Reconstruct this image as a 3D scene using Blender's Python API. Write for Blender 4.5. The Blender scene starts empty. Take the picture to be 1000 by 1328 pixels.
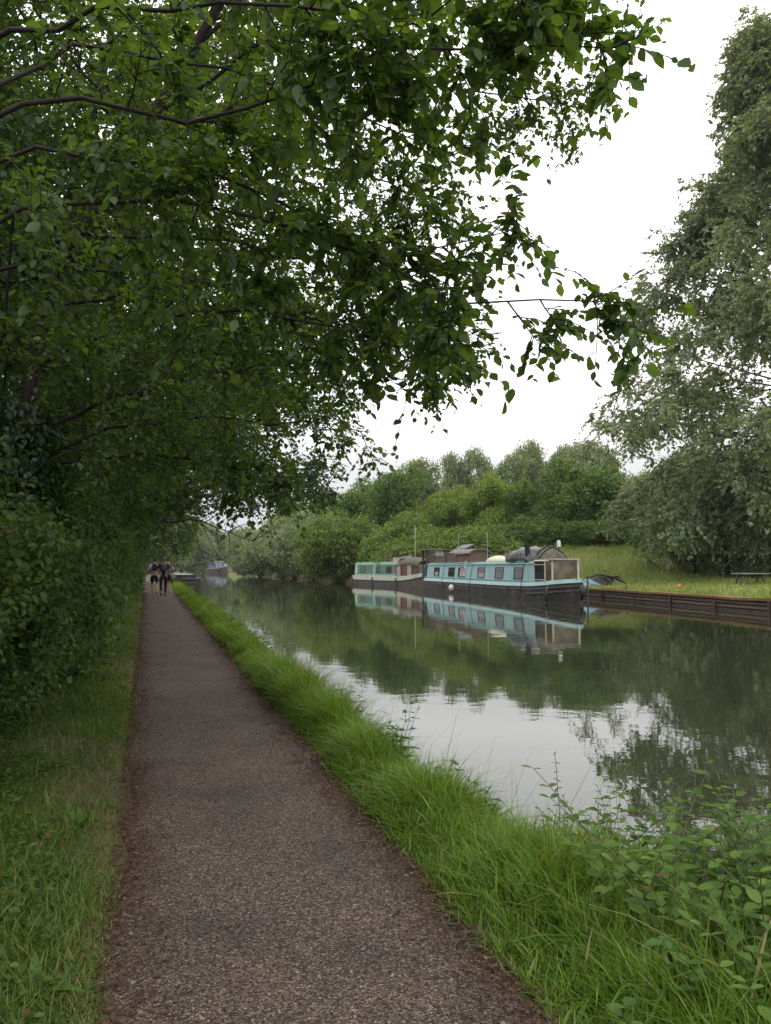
import bpy, math, random
import numpy as np
R = math.radians
rng = np.random.default_rng(7)
random.seed(7)
SC = bpy.context.scene
COL = SC.collection

# ------------------------------------------------------------------ camera, sky, sun, exposure
CAM_H = 1.3
cd = bpy.data.cameras.new('camera'); cam = bpy.data.objects.new('camera', cd); COL.objects.link(cam)
cd.sensor_fit = 'HORIZONTAL'; cd.sensor_width = 36; cd.lens = 36
cd.clip_start = 0.05; cd.clip_end = 3000
cam.location = (0, 0, CAM_H)
cam.rotation_euler = (R(90) + math.atan(72/1000), 0, 0)
SC.camera = cam

W = bpy.data.worlds.new('World'); SC.world = W; W.use_nodes = True
nt = W.node_tree; nt.nodes.clear()
def wn(t, **k):
    n = nt.nodes.new(t)
    for a, b in k.items(): setattr(n, a, b)
    return n
SUN_EL, SUN_AZ = R(58), R(140)
sky = wn('ShaderNodeTexSky', sky_type='NISHITA', sun_disc=False, sun_elevation=SUN_EL, sun_rotation=SUN_AZ, air_density=1.5, dust_density=4)
tc = wn('ShaderNodeTexCoord'); sep = wn('ShaderNodeSeparateXYZ'); rmp = wn('ShaderNodeValToRGB')
nt.links.new(tc.outputs['Generated'], sep.inputs[0]); nt.links.new(sep.outputs['Z'], rmp.inputs[0])
cr = rmp.color_ramp
stops = [(0.0, .385, .40), (0.09, .405, .415), (0.135, .47, .475), (0.20, .84, .84), (0.36, .90, .90), (1.0, 1.0, 1.0)]
cr.elements[0].position = 0; cr.elements[1].position = 1
for p, a, b in stops[1:-1]: cr.elements.new(p)
for e, (p, a, b) in zip(cr.elements, stops): e.position = p; e.color = (a, a*.997, b, 1)
clo = wn('ShaderNodeTexNoise'); clo.inputs['Scale'].default_value = 2.5; clo.inputs['Detail'].default_value = 5
nt.links.new(tc.outputs['Generated'], clo.inputs['Vector'])
mr = wn('ShaderNodeMapRange'); mr.inputs['To Min'].default_value = 19.5; mr.inputs['To Max'].default_value = 22.5
nt.links.new(clo.outputs['Fac'], mr.inputs['Value'])
vm = wn('ShaderNodeVectorMath', operation='SCALE')
nt.links.new(rmp.outputs[0], vm.inputs[0]); nt.links.new(mr.outputs[0], vm.inputs['Scale'])
mx = wn('ShaderNodeMix', data_type='RGBA'); mx.inputs[0].default_value = .93
nt.links.new(sky.outputs[0], mx.inputs[6]); nt.links.new(vm.outputs[0], mx.inputs[7])
bg = wn('ShaderNodeBackground'); bg.inputs[1].default_value = .1
nt.links.new(mx.outputs[2], bg.inputs[0])
wo = wn('ShaderNodeOutputWorld'); nt.links.new(bg.outputs[0], wo.inputs[0])

sl = bpy.data.lights.new('sun', 'SUN'); sl.energy = 0.8; sl.angle = R(25); sl.color = (1, .97, .92)
so = bpy.data.objects.new('sun', sl); COL.objects.link(so)
so.rotation_euler = (R(90) - SUN_EL, 0, R(180) - SUN_AZ)
SC.view_settings.view_transform = 'Standard'; SC.view_settings.look = 'None'
SC.view_settings.exposure = 0.0; SC.view_settings.gamma = 1; SC.view_settings.use_curve_mapping = False
cy = SC.cycles
cy.use_denoising = True
try: cy.denoiser = 'OPENIMAGEDENOISE'; cy.denoising_input_passes = 'RGB_ALBEDO_NORMAL'; cy.denoising_prefilter = 'ACCURATE'
except Exception: pass
cy.max_bounces = 7; cy.diffuse_bounces = 4; cy.glossy_bounces = 3; cy.transmission_bounces = 4; cy.transparent_max_bounces = 6
cy.caustics_reflective = False; cy.caustics_refractive = False
cy.use_adaptive_sampling = True; cy.adaptive_threshold = 0.02

# ------------------------------------------------------------------ object helpers
def link(o, parent=None):
    COL.objects.link(o)
    if parent is not None: o.parent = parent
    return o
def tag(o, label=None, cat=None, group=None, kind=None):
    if label: o['label'] = label
    if cat: o['category'] = cat
    if group: o['group'] = group
    if kind: o['kind'] = kind
    return o
def thing(name, label, cat, loc=(0, 0, 0), rz=0, group=None):
    o = bpy.data.objects.new(name, None); o.empty_display_size = .2
    o.location = loc; o.rotation_euler = (0, 0, rz); link(o)
    return tag(o, label, cat, group)
def copy_thing(root, loc, rz=0, scale=(1, 1, 1), label=None, group=None):
    r = root.copy(); COL.objects.link(r); r.location = loc; r.rotation_euler = (0, 0, rz); r.scale = scale
    if label: r['label'] = label
    if group: r['group'] = group
    for ch in list(root.children):
        c = ch.copy(); COL.objects.link(c); c.parent = r
        for g in list(ch.children):
            d = g.copy(); COL.objects.link(d); d.parent = c
    return r
def nrm(a): return a / np.maximum(np.linalg.norm(a, axis=-1, keepdims=True), 1e-9)

def raw_mesh(name, V, polys_idx, loop_start, mat, parent=None, smooth=False, attrs=None):
    me = bpy.data.meshes.new(name)
    me.vertices.add(len(V)); me.vertices.foreach_set('co', np.ascontiguousarray(V, dtype=np.float32).ravel())
    me.loops.add(len(polys_idx)); me.loops.foreach_set('vertex_index', polys_idx.astype(np.int32))
    me.polygons.add(len(loop_start)); me.polygons.foreach_set('loop_start', loop_start.astype(np.int32))
    if smooth: me.polygons.foreach_set('use_smooth', np.ones(len(loop_start), dtype=bool))
    for k, v in (attrs or {}).items():
        a = me.attributes.new(k, 'FLOAT', 'POINT'); a.data.foreach_set('value', np.ascontiguousarray(v, dtype=np.float32))
    me.update(calc_edges=True)
    me.materials.append(mat)
    return link(bpy.data.objects.new(name, me), parent)

def template_mesh(name, V, faces, mat, parent=None, tint=None, smooth=False):
    """V (n,k,3): n copies of a k-vertex template with the given faces."""
    n, k, _ = V.shape
    flat = np.concatenate([np.array(f) for f in faces]); lens = np.array([len(f) for f in faces])
    idx = (flat[None, :] + (np.arange(n) * k)[:, None]).ravel()
    st0 = np.concatenate([[0], np.cumsum(lens)[:-1]])
    st = (st0[None, :] + (np.arange(n) * len(flat))[:, None]).ravel()
    at = {'tint': np.repeat(tint, k)} if tint is not None else None
    return raw_mesh(name, V.reshape(-1, 3), idx, st, mat, parent, smooth, at)

OVAL = (np.array([(0, 0, 0), (.24, 0, -.03), (.50, 0, -.055), (.77, 0, -.075), (1, 0, -.11), (.17, .25, .03), (.46, .37, .045), (.75, .24, -.01), (.17, -.25, .03), (.46, -.37, .045), (.75, -.24, -.01)]),
        [(0, 1, 5), (1, 2, 6, 5), (2, 3, 7, 6), (3, 4, 7), (0, 8, 1), (1, 8, 9, 2), (2, 9, 10, 3), (3, 10, 4)])
DIAM = (np.array([(0, 0, 0), (.45, .40, .04), (1, 0, -.06), (.45, -.40, .04)]), [(0, 3, 2, 1)])
HEX = (np.array([(0, 0, 0), (.25, .36, .04), (.7, .36, .02), (1, 0, -.06), (.7, -.36, .02), (.25, -.36, .04)]), [(0, 5, 4, 3, 2, 1)])
def leaves(name, P, D, N, L, Wd, mat, parent, tint, shape=OVAL):
    D = nrm(D); S = nrm(np.cross(N, D)); Nn = np.cross(D, S)
    T, F = shape
    L = np.broadcast_to(L, (len(P),)); Wd = np.broadcast_to(Wd, (len(P),))
    V = (P[:, None, :] + D[:, None, :] * (T[None, :, 0, None] * L[:, None, None])
         + S[:, None, :] * (T[None, :, 1, None] * Wd[:, None, None]) + Nn[:, None, :] * (T[None, :, 2, None] * L[:, None, None]))
    return template_mesh(name, V, F, mat, parent, tint)

def tubes(name, groups, mat, parent=None):
    """groups: list of (pts (n,K,3), rad (n,K), sides) -> one mesh"""
    VV, II, SS = [], [], []; off = 0; loff = 0
    for pts, rad, m in groups:
        pts = np.asarray(pts, float); rad = np.asarray(rad, float); n, K, _ = pts.shape
        tan = np.gradient(pts, axis=1); tan = nrm(tan)
        ref = np.where(np.abs(tan[..., 2:3]) > .9, np.array([1., 0, 0]), np.array([0, 0, 1.]))
        a = nrm(np.cross(tan, ref)); b = np.cross(tan, a)
        ang = np.arange(m) * 2 * np.pi / m
        ring = pts[:, :, None, :] + rad[:, :, None, None] * (a[:, :, None, :] * np.cos(ang)[:, None] + b[:, :, None, :] * np.sin(ang)[:, None])
        VV.append(ring.reshape(-1, 3))
        f = []
        for k in range(K - 1):
            for j in range(m):
                f.append((k*m + j, k*m + (j+1) % m, (k+1)*m + (j+1) % m, (k+1)*m + j))
        f = np.array(f).ravel()
        idx = (f[None, :] + (np.arange(n) * K * m)[:, None]).ravel() + off
        II.append(idx); SS.append(np.arange(len(idx) // 4) * 4 + loff)
        off += n * K * m; loff += len(idx)
    return raw_mesh(name, np.concatenate(VV), np.concatenate(II), np.concatenate(SS), mat, parent, True)

class MB:
    def __init__(s): s.v = []; s.f = []
    def add(s, v, f):
        o = len(s.v); s.v += [tuple(p) for p in v]; s.f += [tuple(i + o for i in q) for q in f]; return s
    def box(s, c, d, rz=0, ry=0, rx=0):
        from mathutils import Euler, Vector
        M = Euler((rx, ry, rz)).to_matrix(); h = [x / 2 for x in d]
        v = [Vector(c) + M @ Vector((sx*h[0], sy*h[1], sz*h[2])) for sx in (-1, 1) for sy in (-1, 1) for sz in (-1, 1)]
        return s.add(v, [(0, 1, 3, 2), (4, 6, 7, 5), (0, 4, 5, 1), (2, 3, 7, 6), (0, 2, 6, 4), (1, 5, 7, 3)])
    def bar(s, a, b, r, m=8, r2=None):
        a = np.array(a, float); b = np.array(b, float); return s.path([a, b], [r, r if r2 is None else r2], m)
    def path(s, pts, rad, m=8):
        pts = np.array(pts, float); rad = np.broadcast_to(rad, (len(pts),))
        tan = nrm(np.gradient(pts, axis=0)); v = []
        for p, t, r in zip(pts, tan, rad):
            ref = np.array([1., 0, 0]) if abs(t[2]) > .9 else np.array([0, 0, 1.])
            a = np.cross(t, ref); a /= np.linalg.norm(a); b = np.cross(t, a)
            for j in range(m):
                an = 2*math.pi*j/m; v.append(p + r*(a*math.cos(an) + b*math.sin(an)))
        f = [(k*m+j, k*m+(j+1) % m, (k+1)*m+(j+1) % m, (k+1)*m+j) for k in range(len(pts)-1) for j in range(m)]
        f += [tuple(range(m))[::-1], tuple((len(pts)-1)*m + j for j in range(m))]
        return s.add(v, f)
    def loft(s, rings, cap=True, closed=True):
        m = len(rings[0]); v = [p for r in rings for p in r]
        q = m if closed else m - 1
        f = [(k*m+j, k*m+(j+1) % m, (k+1)*m+(j+1) % m, (k+1)*m+j) for k in range(len(rings)-1) for j in range(q)]
        if cap and closed: f += [tuple(range(m))[::-1], tuple((len(rings)-1)*m + j for j in range(m))]
        return s.add(v, f)
    def prism(s, poly, off):
        n = len(poly); off = np.array(off, float); a = [np.array(p, float) for p in poly]
        return s.add(a + [p + off for p in a], [tuple(range(n))[::-1], tuple(n + i for i in range(n))] + [(i, (i+1) % n, n + (i+1) % n, n + i) for i in range(n)])
    def sphere(s, c, r, nu=12, nv=8):
        r = np.broadcast_to(r, (3,)); v = []
        for i in range(nv + 1):
            ph = math.pi * i / nv
            for j in range(nu):
                th = 2*math.pi*j/nu
                v.append((c[0] + r[0]*math.sin(ph)*math.cos(th), c[1] + r[1]*math.sin(ph)*math.sin(th), c[2] + r[2]*math.cos(ph)))
        return s.add(v, [(i*nu+j, i*nu+(j+1) % nu, (i+1)*nu+(j+1) % nu, (i+1)*nu+j) for i in range(nv) for j in range(nu)])
    def build(s, name, mat, parent=None, smooth=False, bevel=0, recalc=True):
        me = bpy.data.meshes.new(name); me.from_pydata([tuple(map(float, p)) for p in s.v], [], s.f); me.update()
        import bmesh
        bm = bmesh.new(); bm.from_mesh(me)
        bmesh.ops.remove_doubles(bm, verts=bm.verts, dist=1e-5)
        if recalc: bmesh.ops.recalc_face_normals(bm, faces=bm.faces)
        bm.to_mesh(me); bm.free()
        if smooth: me.polygons.foreach_set('use_smooth', [True] * len(me.polygons))
        me.materials.append(mat)
        o = link(bpy.data.objects.new(name, me), parent)
        if bevel:
            b = o.modifiers.new('bevel', 'BEVEL'); b.width = bevel; b.segments = 2; b.limit_method = 'ANGLE'
        return o

# ------------------------------------------------------------------ materials
def new_mat(name):
    m = bpy.data.materials.new(name); m.use_nodes = True; t = m.node_tree; t.nodes.clear()
    o = t.nodes.new('ShaderNodeOutputMaterial'); return m, t, o
def nd(t, typ, ins=None, **k):
    n = t.nodes.new(typ)
    for a, b in k.items(): setattr(n, a, b)
    for a, b in (ins or {}).items(): n.inputs[a].default_value = b
    return n
def ramp(t, src, stops, interp='LINEAR'):
    r = t.nodes.new('ShaderNodeValToRGB'); c = r.color_ramp; c.interpolation = interp
    while len(c.elements) < len(stops): c.elements.new(.5)
    for e, (p, col) in zip(c.elements, stops): e.position = p; e.color = (*col, 1)
    t.links.new(src, r.inputs[0]); return r.outputs[0]
def leaf_mat(name, stops, trans=1.5, tfac=.35, gloss=.06, rough=.42):
    m, t, o = new_mat(name)
    a = nd(t, 'ShaderNodeAttribute', attribute_name='tint')
    col = ramp(t, a.outputs['Fac'], stops)
    d = nd(t, 'ShaderNodeBsdfDiffuse'); t.links.new(col, d.inputs[0])
    tv = nd(t, 'ShaderNodeMix', data_type='RGBA', blend_type='MULTIPLY'); tv.inputs[0].default_value = 1
    t.links.new(col, tv.inputs[6]); tv.inputs[7].default_value = (trans*1.1, trans*1.0, trans*.45, 1)
    tr = nd(t, 'ShaderNodeBsdfTranslucent'); t.links.new(tv.outputs[2], tr.inputs[0])
    m1 = nd(t, 'ShaderNodeMixShader', {0: tfac}); t.links.new(d.outputs[0], m1.inputs[1]); t.links.new(tr.outputs[0], m1.inputs[2])
    g = nd(t, 'ShaderNodeBsdfGlossy', {'Roughness': rough}); g.inputs[0].default_value = (.9, .95, 1, 1)
    m2 = nd(t, 'ShaderNodeMixShader', {0: gloss}); t.links.new(m1.outputs[0], m2.inputs[1]); t.links.new(g.outputs[0], m2.inputs[2])
    t.links.new(m2.outputs[0], o.inputs[0]); return m
def solid(name, col, rough=.6, var=.25, scale=6, bump=.0, metal=0, dirt=None, dirt_scale=2.5, dirt_amt=.5):
    m, t, o = new_mat(name)
    p = nd(t, 'ShaderNodeBsdfPrincipled', {'Roughness': rough, 'Metallic': metal})
    tcn = nd(t, 'ShaderNodeTexCoord')
    nz = nd(t, 'ShaderNodeTexNoise', {'Scale': scale, 'Detail': 6.0, 'Roughness': .65}); t.links.new(tcn.outputs['Object'], nz.inputs['Vector'])
    lo = tuple(c*(1-var) for c in col); hi = tuple(min(1, c*(1+var)) for c in col)
    c = ramp(t, nz.outputs['Fac'], [(.3, lo), (.7, hi)])
    if dirt:
        n2 = nd(t, 'ShaderNodeTexNoise', {'Scale': dirt_scale, 'Detail': 8.0, 'Roughness': .7}); t.links.new(tcn.outputs['Object'], n2.inputs['Vector'])
        mk = ramp(t, n2.outputs['Fac'], [(.48, (0, 0, 0)), (.68, (dirt_amt,)*3)])
        mxn = nd(t, 'ShaderNodeMix', data_type='RGBA'); t.links.new(mk, mxn.inputs[0]); t.links.new(c, mxn.inputs[6]); mxn.inputs[7].default_value = (*dirt, 1)
        c = mxn.outputs[2]
    t.links.new(c, p.inputs['Base Color'])
    if bump:
        b = nd(t, 'ShaderNodeBump', {'Strength': bump, 'Distance': .02}); t.links.new(nz.outputs['Fac'], b.inputs['Height']); t.links.new(b.outputs[0], p.inputs['Normal'])
    t.links.new(p.outputs[0], o.inputs[0]); return m

M = {}
# greens (linear albedo)
M['near_leaf'] = leaf_mat('near_leaf', [(0, (.032, .064, .014)), (.5, (.066, .120, .023)), (.93, (.115, .180, .032)), (1, (.19, .16, .03))], 2.0, 0.5, 0.025, 0.5)
M['mid_leaf'] = leaf_mat('mid_leaf', [(0, (.038, .074, .016)), (.5, (.076, .130, .025)), (1, (.125, .190, .036))], 1.9, 0.48, 0.02, 0.5)
M['oak_leaf'] = leaf_mat('oak_leaf', [(0, (.020, .050, .014)), (.5, (.034, .078, .020)), (1, (.060, .115, .026))], 1.6, 0.38, 0.02, 0.5)
M['hedge_leaf'] = leaf_mat('hedge_leaf', [(0, (.030, .060, .014)), (.5, (.060, .108, .022)), (.96, (.105, .160, .035)), (1, (.15, .085, .035))], 1.5, 0.38, 0.012, 0.45)
M['ivy_leaf'] = leaf_mat('ivy_leaf', [(0, (.012, .032, .008)), (1, (.034, .070, .016))], 1.0, 0.2, 0.04, 0.4)
M['willow_leaf'] = leaf_mat('willow_leaf', [(0, (.130, .178, .098)), (.5, (.210, .262, .152)), (1, (.305, .350, .240))], 1.35, .43, .02)
M['bush_leaf'] = leaf_mat('bush_leaf', [(0, (.070, .120, .022)), (.5, (.150, .215, .040)), (1, (.240, .295, .070))], 1.3, 0.33, 0.02, 0.5)
M['hawthorn_leaf'] = leaf_mat('hawthorn_leaf', [(0, (.045, .098, .018)), (.5, (.105, .180, .034)), (1, (.175, .255, .056))], 1.3, 0.33, 0.02, 0.5)
M['bright_leaf'] = leaf_mat('bright_leaf', [(0, (.100, .160, .022)), (.5, (.185, .260, .040)), (1, (.265, .335, .065))], 1.3, 0.33, 0.02, 0.5)
M['pale_leaf'] = leaf_mat('pale_leaf', [(0, (.130, .185, .075)), (.5, (.190, .240, .105)), (1, (.250, .285, .145))], 1.3, 0.33, 0.02, 0.5)
M['weed_leaf'] = leaf_mat('weed_leaf', [(0, (.028, .070, .012)), (.5, (.052, .115, .018)), (.9, (.080, .145, .024)), (1, (.11, .075, .04))], 1.4, 0.35, 0.015, 0.5)
M['bramble_leaf'] = leaf_mat('bramble_leaf', [(0, (.045, .098, .017)), (.5, (.092, .170, .030)), (.9, (.150, .230, .046)), (1, (.15, .085, .045))], 1.5, 0.38, 0.015, 0.5)
M['grass'] = leaf_mat('grass', [(0, (.054, .120, .010)), (.5, (.110, .208, .017)), (.9, (.178, .272, .032)), (1, (.24, .22, .10))], 1.5, 0.38, 0.02, 0.5)
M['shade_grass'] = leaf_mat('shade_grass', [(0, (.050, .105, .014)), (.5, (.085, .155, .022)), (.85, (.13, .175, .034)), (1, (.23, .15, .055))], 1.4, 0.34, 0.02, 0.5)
M['meadow'] = leaf_mat('meadow', [(0, (.140, .195, .030)), (.5, (.230, .285, .058)), (1, (.340, .340, .125))], 1.2, 0.3, 0.02, 0.5)
M['litter'] = leaf_mat('litter', [(0, (.030, .016, .010)), (.5, (.075, .036, .020)), (.9, (.13, .075, .045)), (1, (.30, .24, .17))], .6, .12, .03)
M['bark'] = solid('bark', (.020, .014, .011), .9, .5, 14, .7)
M['red_stem'] = solid('red_stem', (.075, .085, .03), .7, .3, 10)

def ground_mat():
    m, t, o = new_mat('soil_and_turf')
    p = nd(t, 'ShaderNodeBsdfPrincipled', {'Roughness': .95})
    tcn = nd(t, 'ShaderNodeTexCoord')
    n1 = nd(t, 'ShaderNodeTexNoise', {'Scale': 3.0, 'Detail': 8.0, 'Roughness': .7}); t.links.new(tcn.outputs['Object'], n1.inputs['Vector'])
    n2 = nd(t, 'ShaderNodeTexNoise', {'Scale': 45.0, 'Detail': 4.0}); t.links.new(tcn.outputs['Object'], n2.inputs['Vector'])
    a = ramp(t, n1.outputs['Fac'], [(.3, (.050, .055, .018)), (.5, (.085, .060, .028)), (.7, (.125, .072, .036))])
    fa = nd(t, 'ShaderNodeAttribute', attribute_name='field')
    b = ramp(t, n1.outputs['Fac'], [(.3, (.085, .125, .022)), (.6, (.135, .165, .04)), (.75, (.19, .19, .07))])
    mxn = nd(t, 'ShaderNodeMix', data_type='RGBA'); t.links.new(fa.outputs['Fac'], mxn.inputs[0]); t.links.new(a, mxn.inputs[6]); t.links.new(b, mxn.inputs[7])
    m2 = nd(t, 'ShaderNodeMix', data_type='RGBA', blend_type='MULTIPLY'); m2.inputs[0].default_value = .8
    t.links.new(mxn.outputs[2], m2.inputs[6]); t.links.new(ramp(t, n2.outputs['Fac'], [(.3, (.5, .5, .5)), (.7, (1.3, 1.3, 1.3))]), m2.inputs[7])
    t.links.new(m2.outputs[2], p.inputs['Base Color'])
    bp = nd(t, 'ShaderNodeBump', {'Strength': .6, 'Distance': .03}); t.links.new(n2.outputs['Fac'], bp.inputs['Height']); t.links.new(bp.outputs[0], p.inputs['Normal'])
    t.links.new(p.outputs[0], o.inputs[0]); return m
M['ground'] = ground_mat()

def path_mat():
    m, t, o = new_mat('worn_gravel_tarmac')
    p = nd(t, 'ShaderNodeBsdfPrincipled', {'Roughness': .85, 'Specular IOR Level': .3})
    tcn = nd(t, 'ShaderNodeTexCoord')
    v = nd(t, 'ShaderNodeTexVoronoi', {'Scale': 175.0}); t.links.new(tcn.outputs['Object'], v.inputs['Vector'])
    v2 = nd(t, 'ShaderNodeTexVoronoi', {'Scale': 62.0}); t.links.new(tcn.outputs['Object'], v2.inputs['Vector'])
    n1 = nd(t, 'ShaderNodeTexNoise', {'Scale': 1.6, 'Detail': 7.0, 'Roughness': .65}); t.links.new(tcn.outputs['Object'], n1.inputs['Vector'])
    sc = nd(t, 'ShaderNodeSeparateColor'); t.links.new(v.outputs['Color'], sc.inputs[0])
    stone = ramp(t, sc.outputs[0], [(0, (.018, .014, .013)), (.35, (.050, .039, .033)), (.6, (.098, .075, .062)), (.85, (.160, .124, .102)), (.97, (.25, .20, .17)), (1, (.38, .33, .29))])
    big = ramp(t, n1.outputs['Fac'], [(.32, (.48, .47, .48)), (.48, (.78, .72, .66)), (.7, (.98, .86, .76))])
    m1 = nd(t, 'ShaderNodeMix', data_type='RGBA', blend_type='MULTIPLY'); m1.inputs[0].default_value = 1
    t.links.new(stone, m1.inputs[6]); t.links.new(big, m1.inputs[7])
    # litter worn into the two edges
    ed = nd(t, 'ShaderNodeAttribute', attribute_name='edge')
    n3 = nd(t, 'ShaderNodeTexNoise', {'Scale': 9.0, 'Detail': 6.0, 'Roughness': .7}); t.links.new(tcn.outputs['Object'], n3.inputs['Vector'])
    ad = nd(t, 'ShaderNodeMath', operation='ADD'); t.links.new(ed.outputs['Fac'], ad.inputs[0])
    sb = nd(t, 'ShaderNodeMath', operation='MULTIPLY_ADD'); t.links.new(n3.outputs['Fac'], sb.inputs[0]); sb.inputs[1].default_value = .9; sb.inputs[2].default_value = -.45
    t.links.new(sb.outputs[0], ad.inputs[1])
    mk = ramp(t, ad.outputs[0], [(.45, (0, 0, 0)), (.85, (.85, .85, .85))])
    sc2 = nd(t, 'ShaderNodeSeparateColor'); t.links.new(v2.outputs['Color'], sc2.inputs[0])
    lit = ramp(t, sc2.outputs[1], [(0, (.018, .010, .008)), (.5, (.050, .024, .016)), (.9, (.10, .052, .034)), (1, (.20, .13, .09))])
    m2 = nd(t, 'ShaderNodeMix', data_type='RGBA'); t.links.new(mk, m2.inputs[0]); t.links.new(m1.outputs[2], m2.inputs[6]); t.links.new(lit, m2.inputs[7])
    t.links.new(m2.outputs[2], p.inputs['Base Color'])
    bp = nd(t, 'ShaderNodeBump', {'Strength': .55, 'Distance': .004}); t.links.new(v.outputs['Distance'], bp.inputs['Height']); bp.invert = True
    t.links.new(bp.outputs[0], p.inputs['Normal'])
    t.links.new(p.outputs[0], o.inputs[0]); return m
M['path'] = path_mat()

def water_mat():
    m, t, o = new_mat('canal_water')
    p = nd(t, 'ShaderNodeBsdfPrincipled', {'Roughness': .015, 'IOR': 1.55, 'Base Color': (.030, .034, .019, 1)})
    tcn = nd(t, 'ShaderNodeTexCoord'); geo = nd(t, 'ShaderNodeNewGeometry')
    mp = nd(t, 'ShaderNodeMapping', {'Scale': (1, 1.5, 1), 'Rotation': (0, 0, R(12))}); t.links.new(geo.outputs['Position'], mp.inputs[0])
    n1 = nd(t, 'ShaderNodeTexNoise', {'Scale': 1.3, 'Detail': 4.0, 'Roughness': .5, 'Distortion': .4}); t.links.new(mp.outputs[0], n1.inputs['Vector'])
    n2 = nd(t, 'ShaderNodeTexNoise', {'Scale': 6.0, 'Detail': 2.0, 'Roughness': .5}); t.links.new(mp.outputs[0], n2.inputs['Vector'])
    # calm and ruffled patches
    n3 = nd(t, 'ShaderNodeTexNoise', {'Scale': .09, 'Detail': 2.0}); t.links.new(geo.outputs['Position'], n3.inputs['Vector'])
    k = nd(t, 'ShaderNodeMapRange', {'From Min': .35, 'From Max': .65, 'To Min': .35, 'To Max': 1.0}); t.links.new(n3.outputs['Fac'], k.inputs[0])
    ml = nd(t, 'ShaderNodeMath', operation='MULTIPLY'); t.links.new(n2.outputs['Fac'], ml.inputs[0]); ml.inputs[1].default_value = .10
    ad = nd(t, 'ShaderNodeMath', operation='ADD'); t.links.new(n1.outputs['Fac'], ad.inputs[0]); t.links.new(ml.outputs[0], ad.inputs[1])
    mm = nd(t, 'ShaderNodeMath', operation='MULTIPLY'); t.links.new(ad.outputs[0], mm.inputs[0]); t.links.new(k.outputs[0], mm.inputs[1])
    bp = nd(t, 'ShaderNodeBump', {'Strength': 1.0, 'Distance': .003}); t.links.new(mm.outputs[0], bp.inputs['Height'])
    t.links.new(bp.outputs[0], p.inputs['Normal'])
    t.links.new(p.outputs[0], o.inputs[0]); return m
M['water'] = water_mat()

# ------------------------------------------------------------------ the lie of the land
def verge_wob(Y): return .10*np.sin(np.asarray(Y)*1.7)+.07*np.sin(np.asarray(Y)*4.1+1)
def pL(Y): return -.79 - .31 * (np.asarray(Y, float) - 2.3)
def pR(Y): return .44 - .30 * (np.asarray(Y, float) - 2.3)
def verge(Y): return np.interp(Y, [-5, 2, 3.0, 4, 5.2, 8, 15, 25, 45, 70, 120, 400], [1.5, 1.45, 1.08, .66, .50, .47, .55, .68, .85, 1, 1, 1])
BK = np.array([(-10, 17.5), (12, 14.5), (18, 13.6), (25.2, 12.5), (33, 11.2), (39.8, 10.0), (46, 8.6), (57, 5.6), (66, 1.5), (76, -3.2), (94, -9.6), (137, -20), (188, -34), (300, -60), (340, -72)], float)
def bankR(Y): return np.interp(Y, BK[:, 0], BK[:, 1])
WATER = -.2
def sm(x): x = np.clip(x, 0, 1); return x*x*(3-2*x)
def field_z(d, Y):
    return .22 + .042*np.minimum(d, 30) + .11*np.clip(Y-43, 0, 22)*sm(d/9.)
def section(Y):
    l, r = float(pL(Y)), float(pR(Y)); w = r + float(verge(Y)); b = float(bankR(Y))
    if Y > 318: b = w + 2.2
    xs = [-900, l-14, l-4, l-1.2, l-.1, l, r, r+.1, r+.4, w-.1, w+.12, w+.6, b-.6, b+.02, b+.06]
    zs = [1.2, .9, .35, .10, .02, 0, 0, .015, .03, -.03, -.32, -1.2, -1.2, -1.2, .2]
    for d in (.5, 2, 4, 6, 8, 10, 14, 20, 30, 60, 900):
        xs.append(b+.06+d); zs.append(float(field_z(d, Y)))
    return np.array(xs), np.array(zs)
def z_at(x, Y):
    x = np.atleast_1d(x); Y = np.atleast_1d(Y)
    return np.array([np.interp(a, *section(b)) for a, b in zip(x, Y)])

rows = np.concatenate([np.arange(-8, 12, .5), np.arange(12, 80, 2), np.arange(80, 340, 8), [345, 360, 420, 600, 1200]])
V, fa = [], []
for Y in rows:
    xs, zs = section(min(Y, 420)); V += [(x, Y, z) for x, z in zip(xs, zs)]
    fa += [0]*15 + [1]*11
K = 26
F = np.array([(i*K+j, i*K+j+1, (i+1)*K+j+1, (i+1)*K+j) for i in range(len(rows)-1) for j in range(K-1)])
g = raw_mesh('ground', np.array(V), F.ravel(), np.arange(len(F))*4, M['ground'], attrs={'field': np.array(fa, float)})
tag(g, kind='structure')

# water
V = np.array([(-140, -8, WATER), (60, -8, WATER), (60, 330, WATER), (-140, 330, WATER)], float)
o = raw_mesh('water', V, np.array([0, 1, 2, 3]), np.array([0]), M['water']); tag(o, kind='structure')

# path
ys = np.concatenate([np.arange(-6, 30, .12), np.arange(30, 160, 1.0)])
n = 25; V = []; ed = []
wig = lambda y, s: .05*math.sin(y*1.9+s) + .035*math.sin(y*4.3+2*s) + .02*math.sin(y*9.1+s)
for y in ys:
    a, b = float(pL(y)) + wig(y, 0) - .05, float(pR(y)) + wig(y, 2) + .05
    for k in range(n):
        u = k/(n-1); V.append((a+(b-a)*u, y, .004 + .012*(1-(2*u-1)**2) + (.004 if .02 < u < .98 else -.01)))
        d = min(u, 1-u)*(b-a); ed.append(max(0, 1-d/.26))
F = np.array([(i*n+j, i*n+j+1, (i+1)*n+j+1, (i+1)*n+j) for i in range(len(ys)-1) for j in range(n-1)])
o = raw_mesh('path', np.array(V), F.ravel(), np.arange(len(F))*4, M['path'], attrs={'edge': np.array(ed)}, smooth=True); tag(o, kind='structure')

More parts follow.
